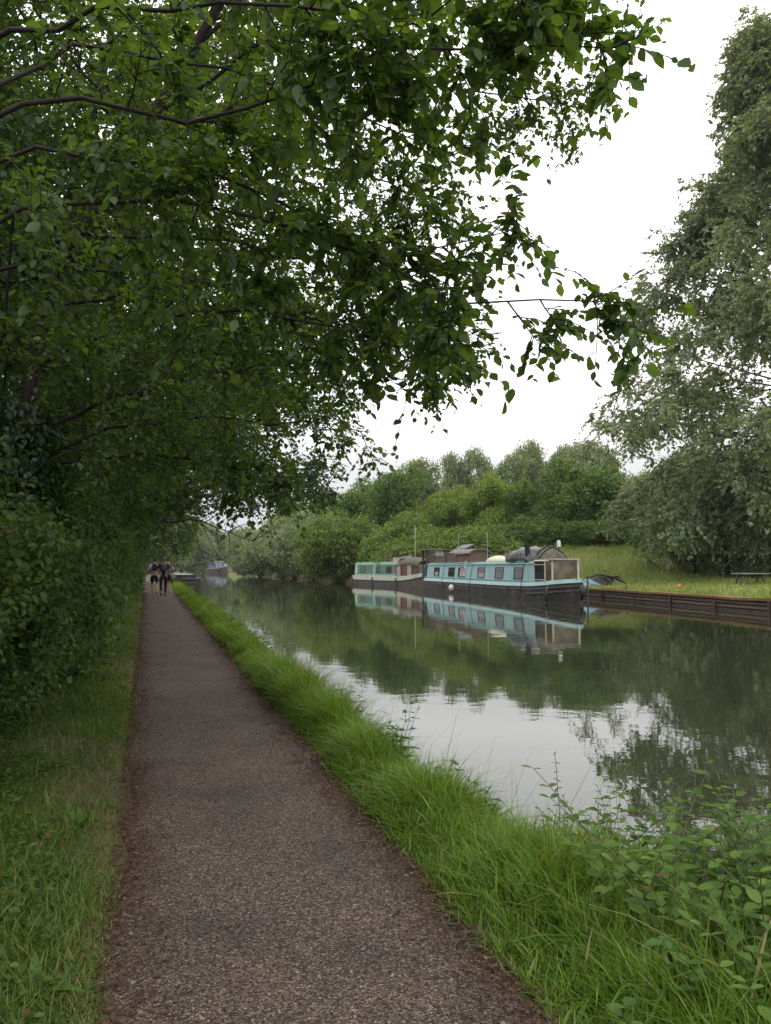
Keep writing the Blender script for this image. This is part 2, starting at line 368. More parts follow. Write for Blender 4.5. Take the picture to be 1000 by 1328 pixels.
# ------------------------------------------------------------------ grass
def blades(name, P, h, w, az, lean, tint, mat, parent=None):
    s = np.array([0, .38, .74, 1.0]); hw = np.array([1, .85, .5, 0])
    d = np.stack([np.cos(az), np.sin(az), 0*az], -1); tw = az + np.pi/2 + rng.normal(0, .5, len(az))
    sd = np.stack([np.cos(tw), np.sin(tw), 0*az], -1)
    V = []
    for k in range(4):
        c = P + np.array([0, 0, 1.])*(h*(s[k]-.35*lean*s[k]**2))[:, None] + d*(h*lean*s[k]**2)[:, None]
        if k < 3: V += [c - sd*(w*hw[k])[:, None], c + sd*(w*hw[k])[:, None]]
        else: V.append(c)
    return template_mesh(name, np.stack(V, 1), [(0, 1, 3, 2), (2, 3, 5, 4), (4, 5, 6)], mat, parent, tint)
def clumped(n, Y0, Y1, f0, f1, size, spread):
    """points in tufts: Y range, x by function of Y"""
    nt_ = max(1, n // size); Yc = rng.uniform(Y0, Y1, nt_); uc = rng.uniform(0, 1, nt_)
    Y = np.repeat(Yc, size) + rng.normal(0, spread, nt_*size); x = np.repeat(f0(Yc) + (f1(Yc)-f0(Yc))*uc, size) + rng.normal(0, spread, nt_*size)
    return x, Y, np.repeat(rng.uniform(0, 1, nt_), size), np.repeat(rng.uniform(0, 2*np.pi, nt_), size)
def sheet(parts, name, mat):
    P, h, w, az, le, ti = [np.concatenate(c) for c in zip(*parts)]
    o = blades(name, P, h, w, az, le, ti, mat); return tag(o, kind='stuff')
def tall(Y0, Y1, n, hmul, wid, size=14):
    x, Y, tr, ta = clumped(n, Y0, Y1, lambda y: pR(y)+.03, lambda y: pR(y)+verge(y)+.06, size, .035)
    off = (x - pR(Y))/verge(Y); ok = (off > -.06+.08*np.sin(Y*6)) & (off < 1.1+verge_wob(Y)/.8); x, Y, tr, ta, off = x[ok], Y[ok], tr[ok], ta[ok], off[ok]
    h = (.05 + .20*sm((off+.02)/.6)) * rng.uniform(.45, 1.25, len(x)) * (.6+.75*tr) * hmul * (1+.28*np.sin(Y*2.3+x*4)+.2*np.sin(Y*5.1-x*3))
    m_ = len(x); az = np.where(rng.random(m_) < .6, ta, rng.uniform(0, 2*np.pi, m_))
    return (np.stack([x, Y, z_at(x, Y)-.01], -1), h, wid*rng.uniform(.7, 1.3, m_), az, rng.uniform(.15, 1.25, m_), np.clip(.25+.5*tr+rng.normal(0, .16, m_), 0, .97))
parts = [tall(1.6, 4, 30000, 1.0, .0026), tall(4, 7, 30000, 1.05, .0028), tall(7, 12, 26000, 1.05, .004), tall(12, 24, 26000, 1.05, .007), tall(24, 75, 24000, 1.1, .013)]
def coarse(Y0, Y1, n, wid):
    a = list(tall(Y0, Y1, n, 1.15, wid, 5)); a[4] = rng.uniform(.3, 1.6, len(a[4])); dead = rng.random(len(a[5])) < .22; a[5] = np.where(dead, 1.0, np.clip(a[5]-.2, 0, 1)); return tuple(a)
parts += [coarse(1.6, 5, 3600, .0055), coarse(5, 12, 4200, .006), coarse(12, 30, 2500, .011)]
sheet(parts, 'grass', M['grass'])
# short turf fringe and grass on the shaded left side
def shade(Y0, Y1, n, wid, hm=1.):
    x, Y, tr, ta = clumped(n, Y0, Y1, lambda y: pL(y)-.95, lambda y: pL(y)-.02, 10, .04); x = np.where(rng.random(len(x)) < .3, pL(Y)-np.abs(rng.normal(0, .12, len(x))), x)
    off = (pL(Y)-x); dens = .22+.78*np.clip(np.sin(Y*2.1+x*3)*.6+.55+.3*np.sin(Y*5-x*4), 0, 1); ok = (off > -.03) & (rng.random(len(x)) < dens); x, Y, tr, ta, off = x[ok], Y[ok], tr[ok], ta[ok], off[ok]
    m_ = len(x); h = (.03 + .075*sm(off/.4))*rng.uniform(.5, 1.4, m_)*(.6+.8*tr)*hm
    return (np.stack([x, Y, z_at(x, Y)-.01], -1), h, wid*rng.uniform(.7, 1.3, m_), ta+rng.normal(0, .8, m_), rng.uniform(.2, 1.1, m_), np.clip(.2+.5*tr+rng.normal(0, .16, m_)+.28*(off < .10)*rng.random(m_), 0, 1))
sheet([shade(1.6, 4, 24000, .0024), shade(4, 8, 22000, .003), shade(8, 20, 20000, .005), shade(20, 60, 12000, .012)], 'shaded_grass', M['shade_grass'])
# meadow on the far bank
def meadow(n):
    Y = rng.uniform(22, 66, n); x = bankR(Y)+.1+rng.uniform(0, 1, n)**1.2*26
    ok = x/Y < .62; x, Y = x[ok], Y[ok]; m_ = len(x); tr = np.sin(x*.7+Y*.31)*.25+np.sin(x*1.9-Y*.8)*.15
    return (np.stack([x, Y, z_at(x, Y)-.02], -1), rng.uniform(.10, .42, m_)*(.6+.7*sm((Y-36)/20)), .016*rng.uniform(.6, 1.3, m_), rng.uniform(0, 6.28, m_), rng.uniform(.2, .9, m_), np.clip(.45+tr+rng.normal(0, .2, m_), 0, 1))
sheet([meadow(60000)], 'meadow_grass', M['meadow'])
# seed stalks above the water's edge
x, Y, tr, ta = clumped(420, 2.4, 20, lambda y: pR(y)+.55*verge(y), lambda y: pR(y)+verge(y)+.1, 3, .05)
n = len(x); stalk = blades('seed_stalks', np.stack([x, Y, z_at(x, Y)], -1), rng.uniform(.4, .75, n), .0016+.0*x, rng.normal(.4, .9, n), rng.uniform(.2, .8, n), rng.uniform(.7, 1, n), M['grass']); tag(stalk, kind='stuff')

# fallen leaves and grit along the edges of the path
def litter(n, Y0, Y1, size):
    Y = rng.uniform(Y0, Y1, n); side = rng.random(n) < .5
    d = np.abs(rng.normal(0, .12, n)); x = np.where(side, pL(Y)-.04+d, pR(Y)+.04-d); stray = rng.random(n) < .05
    x = np.where(stray, pL(Y)+(pR(Y)-pL(Y))*rng.random(n), x); out = rng.random(n) < .3; x = np.where(out & side, pL(Y)-np.abs(rng.normal(0, .35, n)), x)
    z = np.maximum(z_at(x, Y), .008)+.016+rng.random(n)*.006
    az = rng.uniform(0, 6.28, n); D = np.stack([np.cos(az), np.sin(az), rng.normal(0, .15, n)], -1); N = np.stack([rng.normal(0, .3, n), rng.normal(0, .3, n), np.ones(n)], -1)
    L = size*rng.uniform(.4, 1.5, n); return np.stack([x, Y, z], -1), D, N, L, np.clip(rng.beta(2, 2.2, n), 0, 1)
ps = [litter(9000, 1.6, 5, .014), litter(9000, 5, 12, .018), litter(7000, 12, 40, .03)]
P, D, N, L, ti = [np.concatenate(c) for c in zip(*ps)]
tag(leaves('fallen_leaves', P, D, N, L, L*.9, M['litter'], None, ti, DIAM), kind='stuff')

# ------------------------------------------------------------------ trees grown from limbs
def resample(poly, K):
    poly = np.array(poly, float); s = np.concatenate([[0], np.cumsum(np.linalg.norm(np.diff(poly, axis=0), axis=1))])
    # Catmull-like smoothing through dense linear samples
    q = np.stack([np.interp(np.linspace(0, s[-1], 60), s, poly[:, k]) for k in range(3)], -1)
    for _ in range(6): q[1:-1] = .25*q[:-2] + .5*q[1:-1] + .25*q[2:]
    i = np.linspace(0, 59, K); i0 = np.clip(i.astype(int), 0, 58); f = (i-i0)[:, None]
    return q[i0]*(1-f) + q[i0+1]*f
def along(pts, t):
    K = pts.shape[1]; u = t*(K-1); i = np.clip(u.astype(int), 0, K-2); f = (u-i)[..., None]
    r = np.arange(len(pts)); a, b = pts[r, i], pts[r, i+1]
    return a*(1-f)+b*f, nrm(b-a)
def sprout(pts, per, tmin, tmax, lat, rise, K, length, wob, droop, taper=.5):
    """side shoots: per on each parent; returns (n*per,K,3) and the parents' parameter"""
    n = len(pts); big = np.repeat(pts, per, axis=0); m_ = len(big)
    t = tmin+(tmax-tmin)*rng.uniform(0, 1, m_)**.8; t[np.arange(n)*per] = tmax*.995
    p, tan = along(big, t)
    rv = rng.normal(0, 1, (m_, 3)); rv -= tan*np.sum(rv*tan, -1, keepdims=True); rv = nrm(rv)
    d = nrm(tan*(1-lat) + rv*lat + np.array([0, 0, 1.])*rise)
    L = length*rng.uniform(.5, 1.25, m_)*(1-taper*t)
    s = np.linspace(0, 1, K)
    bend = nrm(rng.normal(0, 1, (m_, 3)))*wob
    out = p[:, None] + d[:, None]*(L[:, None]*s)[..., None] + bend[:, None]*(L[:, None]*s**2)[..., None] - np.array([0, 0, 1.])*(droop*L[:, None]*s**2)[..., None]
    return out, L, t
def leaf_set(tw, per, droop=.35, tmin=.1):
    m_ = len(tw)*per; big = np.repeat(tw, per, axis=0); t = np.tile(np.linspace(tmin, 1, per), len(tw)) + rng.normal(0, .04, m_); t = np.clip(t, 0, 1)
    p, tan = along(big, t)
    sd = nrm(np.cross(tan, np.array([0, 0, 1.])) + 1e-6)*np.where(np.arange(m_) % 2 == 0, 1, -1)[:, None]
    D = nrm(tan*.55 + sd*.75 + rng.normal(0, .35, (m_, 3)) - np.array([0, 0, droop]))
    N = nrm(np.array([0, 0, 1.]) + rng.normal(0, .45, (m_, 3)))
    return p, D, N, t
def grown(name, label, base, trunk, limbs, mat, leaf=.06, ratio=.95, n2=14, L2=1.2, n3=9, L3=.5, nl=9, shape=OVAL, droop2=.25, r_tr=(.1, .05), rl=.03, group=None, cat='tree', lat2=.65, rise2=.1, leafdroop=.35, tints=(.2, .6), bark='bark', keep=None, taper=.5):
    T = thing(name, label, cat, base, 0, group); b = np.array(base, float)
    groups = []
    if trunk is not None:
        tp = resample(trunk, 14); groups.append((tp[None]-b, np.linspace(r_tr[0], r_tr[1], 14)[None]*(1+.12*np.sin(np.arange(14)*2.3))[None], 10))
    LP = np.stack([resample(l, 12) for l in limbs])
    LP[:, 1:-1] += rng.normal(0, .03, LP[:, 1:-1].shape)*(leaf/.06)
    rads = np.array([np.linspace(rl*(1 if not isinstance(rl, (list, tuple)) else 1), rl*.18, 12) for _ in limbs])
    groups.append((LP-b, rads, 7))
    B2, Lb, t2 = sprout(LP, n2, .12, 1.0, lat2, rise2, 7, L2, .25, droop2, taper)
    groups.append((B2-b, np.linspace(.30, .08, 7)[None]*rl*np.ones((len(B2), 1)), 5))
    TW, Lt, t3 = sprout(B2, n3, .12, 1.0, .6, .0, 4, L3, .3, .25, .4)
    if keep is not None:
        TW = TW[keep(TW[:, -1])]
    groups.append((TW-b, np.linspace(.0032, .0014, 4)[None]*(leaf/.06)**.5*np.ones((len(TW), 1)), 3))
    tubes('trunk', groups, M[bark], T)
    P, D, N, t = leaf_set(TW, nl, leafdroop)
    L = leaf*rng.uniform(.42, 1.35, len(P))*np.repeat(rng.uniform(.75, 1.2, len(TW)), nl)
    tw_t = np.repeat(rng.uniform(0, 1, len(TW)), nl)
    ti = np.clip(tints[0] + (tints[1]-tints[0])*tw_t + rng.normal(0, .13, len(P)), 0, 1)
    leaves('crown', P-b, D, N, L, L*ratio*rng.uniform(.8, 1.1, len(P)), M[mat], T, ti, shape)
    return T
def at(px, py, Y):
    """a point of the place at depth Y seen at that pixel (used for the hand-set limbs)"""
    p_ = math.atan(72/1000); x = (px-500)/1000; u = (664-py)/1000
    dy = math.cos(p_)-u*math.sin(p_); dz = math.sin(p_)+u*math.cos(p_); k = Y/dy
    return (x*k, Y, CAM_H + dz*k)

# nearest tree: trunk just out of frame in the hedge, limbs reaching over the path
tB = [(-2.5, 3.4, 0), (-2.45, 3.45, 1.3), (-2.2, 3.4, 2.6), (-2.0, 3.3, 4.2), (-1.8, 3.1, 6)]
limbsB = [
    [(-2.3, 3.4, 2.2), at(0, 265, 3.3), at(250, 255, 3.3), at(450, 325, 3.2), at(610, 385, 3.1), at(720, 402, 3.0), at(815, 392, 3.0)],
    [(-2.2, 3.4, 2.7), at(0, 190, 3.4), at(190, 212, 3.4), at(330, 240, 3.3), at(420, 300, 3.4), at(540, 320, 3.3), at(660, 300, 3.2)],
    [(-2.1, 3.4, 3.1), at(40, 120, 3.2), at(150, 145, 3.2), at(300, 165, 3.0), at(470, 75, 2.9), at(570, 48, 2.8), at(690, 50, 2.75), at(800, 62, 2.7)],
    [(-2.0, 3.3, 3.6), at(90, 20, 3.0), at(300, 10, 2.9), at(480, 20, 2.8), at(610, 0, 2.7), at(700, -15, 2.65)],
    [(-2.3, 3.4, 2.0), at(0, 330, 3.8), at(180, 350, 3.9), at(350, 400, 3.9), at(480, 440, 3.8), at(590, 450, 3.7)],
    [(-2.0, 3.3, 3.4), at(120, 60, 3.9), at(300, 90, 3.9), at(450, 150, 3.9), at(550, 185, 3.8), at(590, 200, 3.7)],
    [(-1.95, 3.3, 4.0), at(60, -60, 3.4), at(250, -80, 3.4), at(450, -70, 3.3), at(600, -60, 3.2), at(730, -40, 3.2)],
]
grown('overhanging_tree', 'tree with long dark limbs and big oval leaves hanging over the path, nearest of all', (-2.5, 3.4, 0), tB, limbsB, 'near_leaf', leaf=.050, n2=24, L2=.66, n3=10, L3=.27, nl=9, r_tr=(.13, .06), rl=.0135, group='trees along the towpath', lat2=.6, rise2=-.03, droop2=.2, taper=.72)

tA = [(-3.2, 6.2, 0), at(25, 640, 6.1), at(35, 500, 6.0), at(60, 400, 6.0), at(100, 300, 5.9), at(170, 195, 5.8), at(255, 60, 5.6), at(330, -80, 5.4)]
limbsA = [
    [at(30, 560, 6.1), at(80, 545, 6.0), at(130, 520, 5.8), at(200, 500, 5.6), at(330, 480, 5.3), at(430, 470, 5.2)],
    [at(40, 480, 6.0), at(110, 440, 5.7), at(230, 410, 5.5), at(360, 400, 5.3), at(480, 430, 5.2), at(560, 480, 5.2)],
    [at(60, 400, 6.0), at(150, 380, 5.8), at(280, 365, 5.6), at(420, 370, 5.4), at(520, 400, 5.3)],
    [at(100, 300, 5.9), at(200, 300, 5.6), at(330, 320, 5.4), at(450, 350, 5.3), at(540, 390, 5.2), at(570, 440, 5.2)],
    [at(140, 240, 5.8), at(250, 160, 5.6), at(370, 110, 5.5), at(470, 100, 5.4), at(560, 110, 5.3), at(650, 120, 5.2), at(730, 135, 5.2)],
    [at(200, 150, 5.7), at(330, 60, 5.4), at(480, 20, 5.2), at(620, 10, 5.1), at(720, 20, 5.0)],
    [at(200, 150, 5.7), at(300, 180, 5.5), at(420, 210, 5.4), at(510, 240, 5.3), at(570, 255, 5.2)],
    [at(255, 60, 5.6), at(380, -60, 5.4), at(520, -90, 5.3), at(640, -70, 5.2), at(760, -40, 5.2)],
    [at(70, 380, 6.0), at(0, 300, 5.6), at(-100, 230, 5.3)], [at(170, 195, 5.8), at(100, 80, 5.6), at(20, -20, 5.4)],
    [at(30, 600, 6.1), at(100, 600, 6.2), at(190, 590, 6.2), at(290, 600, 6.3), at(360, 630, 6.3)],
    [at(30, 620, 6.1), at(120, 560, 6.4), at(250, 540, 6.5), at(380, 545, 6.6), at(470, 560, 6.6)],
]
grown('leaning_tree', 'tree with a leaning reddish trunk rising out of dark ivy, second along the hedge', (-3.2, 6.2, 0), tA, limbsA, 'near_leaf', leaf=.044, n2=27, L2=.95, n3=12, L3=.36, nl=11, r_tr=(.066, .032), rl=.018, group='trees along the towpath', rise2=-.02, taper=.72)

def headroom(p):
    return ~((p[:, 2] < 2.7 + .02*p[:, 1]) & (p[:, 0] > pL(p[:, 1]) + .05))
def auto_tree(name, label, base, h, reach, nlimb, mat, lean=.12, zlow=.28, side=0.0, spread=1.15, droop=.12, toward=None, **k):
    b = np.array(base, float); az0 = side
    top = b + np.array([math.cos(az0)*h*lean, math.sin(az0)*h*lean, h*.85])
    trunk = [b, b+(top-b)*.3+rng.normal(0, .12, 3)*[1, 1, 0], b+(top-b)*.6+rng.normal(0, .2, 3)*[1, 1, 0], top]
    tp = resample(trunk, 30); limbs = []
    for i in range(nlimb):
        f = zlow+(1-zlow)*(i+.5)/nlimb; q = tp[int(f*29)]
        az = az0 + rng.normal(0, spread) if i % 5 else az0 + math.pi + rng.normal(0, .8)
        Lr = reach*(1-.35*f)*rng.uniform(.7, 1.08)*(1 if math.cos(az-az0) > -.2 else .55); el = rng.uniform(.02, .5)+.3*f
        d = np.array([math.cos(az)*math.cos(el), math.sin(az)*math.cos(el), math.sin(el)])
        limbs.append([q, q+d*Lr*.35+rng.normal(0, .1, 3), q+d*Lr*.7-np.array([0, 0, droop*Lr*.35]), q+d*Lr-np.array([0, 0, droop*Lr])])
    return grown(name, label, base, trunk, limbs, mat, **k)
GT = 'trees along the towpath'
auto_tree('towpath_tree', 'bushy tree behind the leaning trunk with thin twigs over the water', (-4.7, 9.6, .1), 9.5, 5.6, 15, 'mid_leaf', side=-.05, leaf=.054, n2=24, L2=1.4, n3=12, L3=.5, nl=14, shape=HEX, rl=.035, r_tr=(.14, .05), group=GT, zlow=.3, droop2=.2, droop=.2, keep=headroom)
auto_tree('towpath_tree', 'medium green tree over the path beyond the thin-twigged bushy one', (-6.1, 14.2, .1), 10.5, 6.4, 14, 'mid_leaf', side=-.1, leaf=.072, n2=24, L2=1.5, n3=12, L3=.6, nl=13, shape=DIAM, rl=.04, r_tr=(.16, .05), group=GT, zlow=.22, droop2=.25, droop=.22, keep=headroom)
auto_tree('towpath_tree', 'leafy tree whose low boughs hang over the narrowing path', (-7.9, 20.5, .1), 10.5, 6.0, 14, 'mid_leaf', side=-.1, leaf=.10, n2=22, L2=1.5, n3=11, L3=.65, nl=11, shape=DIAM, rl=.045, r_tr=(.18, .06), group=GT, zlow=.2, droop2=.3, droop=.25, keep=headroom)
auto_tree('spreading_oak', 'broad dark spreading tree with long boughs reaching out over the canal', (-11.0, 31, .1), 11.2, 11.3, 26, 'oak_leaf', side=-.12, spread=.75, leaf=.15, n2=20, L2=2.1, n3=10, L3=.8, nl=12, shape=DIAM, rl=.075, r_tr=(.28, .1), group=GT, zlow=.27, droop2=.22, droop=.16, leafdroop=.2, keep=headroom)
auto_tree('towpath_tree', 'mid green tree over the heads of the walkers', (-14.6, 43, .1), 9.5, 5.0, 14, 'mid_leaf', side=0, leaf=.17, n2=15, L2=1.8, n3=8, L3=.9, nl=9, shape=DIAM, rl=.06, r_tr=(.2, .07), group=GT, zlow=.2, droop2=.35, droop=.3, keep=headroom)
auto_tree('towpath_tree', 'drooping tree above the dark moored barge', (-19.0, 57, .1), 9.5, 5.6, 16, 'mid_leaf', side=.0, leaf=.2, n2=15, L2=2.0, n3=8, L3=1.0, nl=9, shape=DIAM, rl=.06, r_tr=(.2, .07), group=GT, zlow=.15, droop2=.45, droop=.36)
auto_tree('towpath_tree', 'farthest tree on the path side, beyond the dark barge', (-35, 90, .1), 12, 6, 14, 'mid_leaf', side=-.3, leaf=.3, n2=15, L2=2.6, n3=8, L3=1.3, nl=8, shape=DIAM, rl=.08, r_tr=(.25, .08), group=GT, zlow=.15, droop2=.4, droop=.35)

# ------------------------------------------------------------------ trees and bushes made of leaf clumps
def clump_crown(name, lobes, mat, parent, ncl, per, crad, leaf, shape=DIAM, inner=.25, ratio=.9, flat=.75, tints=(.15, .7), up=.6, zmin=None):
    lobes = np.array(lobes, float); wts = (lobes[:, 3]*lobes[:, 4]*lobes[:, 5])**.66; idx = rng.choice(len(lobes), ncl, p=wts/wts.sum())
    d = nrm(rng.normal(0, 1, (ncl, 3))); rr = np.where(rng.random(ncl) < inner, rng.uniform(.2, .8, ncl), rng.uniform(.78, 1.06, ncl))
    C = lobes[idx, :3] + d*lobes[idx, 3:6]*rr[:, None]
    cr_ = crad*rng.uniform(.5, 1.4, ncl)
    nl = ncl*per; q = nrm(rng.normal(0, 1, (nl, 3)))*(rng.uniform(0, 1, nl)**.45)[:, None]; q[:, 2] *= flat
    P = np.repeat(C, per, axis=0) + q*np.repeat(cr_, per)[:, None]
    N = nrm(np.repeat(d, per, axis=0)*.5 + q*.5 + np.array([0, 0, up]) + rng.normal(0, .5, (nl, 3)))
    D = nrm(rng.normal(0, 1, (nl, 3)) + np.array([0, 0, -.4]))
    ti = np.clip(np.repeat(rng.uniform(tints[0], tints[1], ncl), per) + rng.normal(0, .13, nl), 0, 1)
    L = leaf*rng.uniform(.6, 1.35, nl)
    if zmin is not None:
        k = P[:, 2] > zmin; P, N, D, L, ti = P[k], N[k], D[k], L[k], ti[k]
    return leaves(name, P, D, N, L, L*ratio, M[mat], parent, ti, shape)
def stems(parent, h, n, rad, spread, name='trunk', bark='bark'):
    az = rng.uniform(0, 6.28, n); d = np.stack([np.cos(az), np.sin(az), 0*az], -1)*(spread*rng.uniform(.4, 1, n))[:, None]
    s = np.linspace(0, 1, 7); hh = h*rng.uniform(.75, 1, n)
    pts = np.stack([d[:, None, k]*(s**1.3)[None] if k < 2 else hh[:, None]*s[None] for k in range(3)], -1) + rng.normal(0, .03*h/5, (n, 7, 3))
    pts[:, 0] = rng.normal(0, rad, (n, 3))*[1, 1, 0] - [0, 0, .15]
    for k in range(n): tubes(name, [(pts[k:k+1], np.linspace(rad, rad*.25, 7)[None], 7)], M[bark], parent)
def random_lobes(n, rx, ry, z0, z1, r0, r1):
    L = []
    for i in range(n):
        a = rng.uniform(0, 6.28); f = (i+.5)/n; z = z0+(z1-z0)*f; k = math.sqrt(max(.05, 1-(2*f-1.0)**2 * .75))*rng.uniform(.3, .9)
        r = rng.uniform(r0, r1); L.append((math.cos(a)*rx*k, math.sin(a)*ry*k, z, r, r, r*.85))
    return L
def bush(name, label, loc, h, rx, ry, mat, ncl, per, crad, leaf, group=None, rz=0, cat='bush', nlobe=9, tints=(.1, .75), low=.12, stem=.05):
    T = thing(name, label, cat, loc, rz, group)
    stems(T, h*.7, 5, stem, max(rx, ry)*.45, 'stem')
    L = random_lobes(nlobe, rx, ry, h*.22, h*.78, h*.20, h*.32) + [(0, 0, h*.42, rx*.75, ry*.75, h*.40)]
    clump_crown('foliage', L, mat, T, ncl, per, crad, leaf, tints=tints, zmin=-.25)
    return T

# hedge along the left edge of the path
H = thing('hedge', 'tall tangled mixed hedge along the shaded left edge of the path', 'hedge', (-3.0, 6, 0))
b0 = np.array([-3.0, 6, 0])
def hedge_part(nm, Y0, Y1, ncl, per, crad, leaf, shape, mat='hedge_leaf', hmax=3.6, depth=.9, gap=.62):
    Y = rng.uniform(Y0, Y1, ncl); u = rng.random(ncl); z = hmax*u**1.15 + .03
    bulge = .36*np.sin(Y*.9)+.24*np.sin(Y*2.3+z*2)+.2*np.sin(z*3.3+Y*.7)+.12*np.sin(z*7-Y*3)
    face = pL(Y)-gap+.22*np.clip(1-Y/9, 0, 1)-.1*np.clip(1.2-z, 0, 1.2) + bulge*.55 + np.where(z > 1.6, .16*(z-1.6), 0) - np.clip(.35-z, 0, .35)*.6
    x = face - np.abs(rng.normal(0, depth*.5, ncl))
    C = np.stack([x, Y, z + z_at(x, Y)*0.6], -1); nl_ = ncl*per
    q = nrm(rng.normal(0, 1, (nl_, 3)))*(rng.uniform(0, 1, nl_)**.5)[:, None]
    P = np.repeat(C, per, axis=0)+q*np.repeat(crad*rng.uniform(.5, 1.5, ncl), per)[:, None]
    P[:, 2] = np.maximum(P[:, 2], .02+rng.random(nl_)*.05)
    N = nrm(q*.4+np.array([.5, -.25, .7])+rng.normal(0, .45, (nl_, 3))); D = nrm(rng.normal(0, .8, (nl_, 3))+np.array([.3, -.1, -.5]))
    ti = np.clip(np.repeat(rng.uniform(.05, .8, ncl), per)+rng.normal(0, .12, nl_), 0, 1); L = leaf*rng.uniform(.5, 1.35, nl_)
    leaves(nm, P-b0, D, N, L, L*.92, M[mat], H, ti, shape)
hedge_part('foliage', 3.9, 5.6, 1100, 26, .15, .042, OVAL, depth=.9, hmax=1.5)
hedge_part('foliage', 5.4, 7.2, 1000, 26, .17, .045, OVAL, depth=.9, hmax=2.1)
hedge_part('foliage', 6, 15, 2600, 24, .18, .05, HEX)
hedge_part('foliage', 14, 34, 2600, 20, .26, .075, DIAM, hmax=3.8)
hedge_part('foliage', 33, 75, 2200, 18, .4, .14, DIAM, hmax=4.2, gap=.45)
pts = []
for k in range(60):
    Y = rng.uniform(2, 40); x = float(pL(Y))-1.1-rng.random()*.5; pts.append([np.array([x+rng.normal(0, .12)*s*3+.25*s*s, Y+rng.normal(0, .1)*s*3, 3.2*s]) for s in np.linspace(0, 1, 6)])
for q in pts: tubes('stem', [(np.array(q)[None]-b0, np.linspace(.022, .007, 6)[None], 6)], M['bark'], H)

# ivy on the leaning trunk: part of that tree's look, kept as one climbing plant
IV = thing('ivy', 'dark ivy clothing the foot of the leaning trunk', 'ivy', (-3.2, 6.2, 0))
tp = resample(tA[:4], 40); i = rng.integers(0, 30, 7000); an = rng.uniform(0, 6.28, 7000); rr = .12+np.abs(rng.normal(0, .11, 7000))
o_ = np.stack([np.cos(an)*rr, np.sin(an)*rr, rng.normal(0, .06, 7000)], -1)
leaves('foliage', tp[i]+o_-np.array([-3.2, 6.2, 0]), nrm(rng.normal(0, .5, (7000, 3))+[0, 0, -.8]), nrm(o_+rng.normal(0, .06, (7000, 3))), .05*rng.uniform(.5, 1.3, 7000), .05*rng.uniform(.5, 1.2, 7000), M['ivy_leaf'], IV, rng.random(7000), OVAL)
tubes('stem', [((resample(tA[:4], 9)+np.array([.1, -.05, 0])-np.array([-3.2, 6.2, 0]))[None], np.linspace(.02, .008, 9)[None], 6)], M['bark'], IV)

# wood behind the hedge on the left: four copies of one dark tree
def clump_tree(name, label, loc, h, rx, mat, ncl, per, crad, leaf, group=None, nlobe=12, z0=.3, tints=(.1, .75), r0=.16, r1=.26, inner=.25, ry=None, trunk=.16):
    T = thing(name, label, 'tree', loc, 0, group)
    stems(T, h*.85, 3, trunk, rx*.25)
    L = random_lobes(nlobe, rx, ry or rx, h*z0, h*.9, h*r0, h*r1)
    clump_crown('crown', L, mat, T, ncl, per, crad, leaf, tints=tints, inner=inner)
    return T
GW = 'trees of the wood behind the hedge'
lab = 'dark tree of the wood glimpsed behind the left hedge'
w0 = clump_tree('woodland_tree', lab, (-8.8, 7.5, .6), 10, 3.6, 'oak_leaf', 1500, 22, .5, .12, GW, inner=.4)
for x, y, s in [(-11, 13, 1.05), (-13.5, 20, 1.1), (-17, 29, 1.1), (-21.5, 40, 1.15), (-27, 54, 1.2), (-6.6, 2.6, .9), (-6.2, 6.6, .85), (-7.4, 11.5, .9)]:
    copy_thing(w0, (x, y, .5), rng.uniform(0, 6.28), (s, s, s))

# ------------------------------------------------------------------ the far bank
def px_x(px, Y): return (px-500)/1000*Y
GB = 'bushes overhanging the far bank'
bank_bushes = [  # px, Y, h, rx, label
    (505, 72, 6.8, 4.2, 'rounded yellow-green bush just behind the green boat'),
    (455, 80, 7.4, 4.6, 'tall loose bush left of the green boat'),
    (418, 92, 8.0, 5.0, 'sprawling bush trailing in the water, second left of the green boat'),
    (380, 106, 8.2, 5.2, 'bush at the bend of the far bank, third left of the green boat'),
    (350, 124, 8.0, 5.4, 'low dark-footed bush at the bend, fourth left of the green boat'),
    (560, 66, 5.0, 4.0, 'low bush behind the gap between the two boats'),
    (612, 64, 5.0, 4.0, 'light green bush behind the roof boxes of the blue boat'),
]
bb = []
for i, (px, Y, h, rx, lab) in enumerate(bank_bushes):
    x = px_x(px, Y)
    if i == 0: o = bush('bank_bush', lab, (x, Y, .2), 7, 4.4, 4.4, 'bush_leaf', 1900, 20, .55, .2, GB, nlobe=13); b0_ = o; s = h/7
    elif i == 2: o = bush('bank_bush', lab, (x, Y, .2), 7, 4.4, 4.4, 'willow_leaf', 1900, 20, .55, .22, GB, nlobe=13); b1_ = o; s = h/7
    else: s = h/7; o = copy_thing(b0_ if i in (1, 5, 6) else b1_, (x, Y, float(z_at(x, Y)[0])), rng.uniform(0, 6.28), (s*1.05, s*1.05, s), lab)
    o.location.x = x-(1.3 if 0 < i < 5 else -.6); o.location.z = -.2; o.scale = (rx/4.4, rx/4.4, h/7)
GH = 'hedgerow trees behind the meadow'
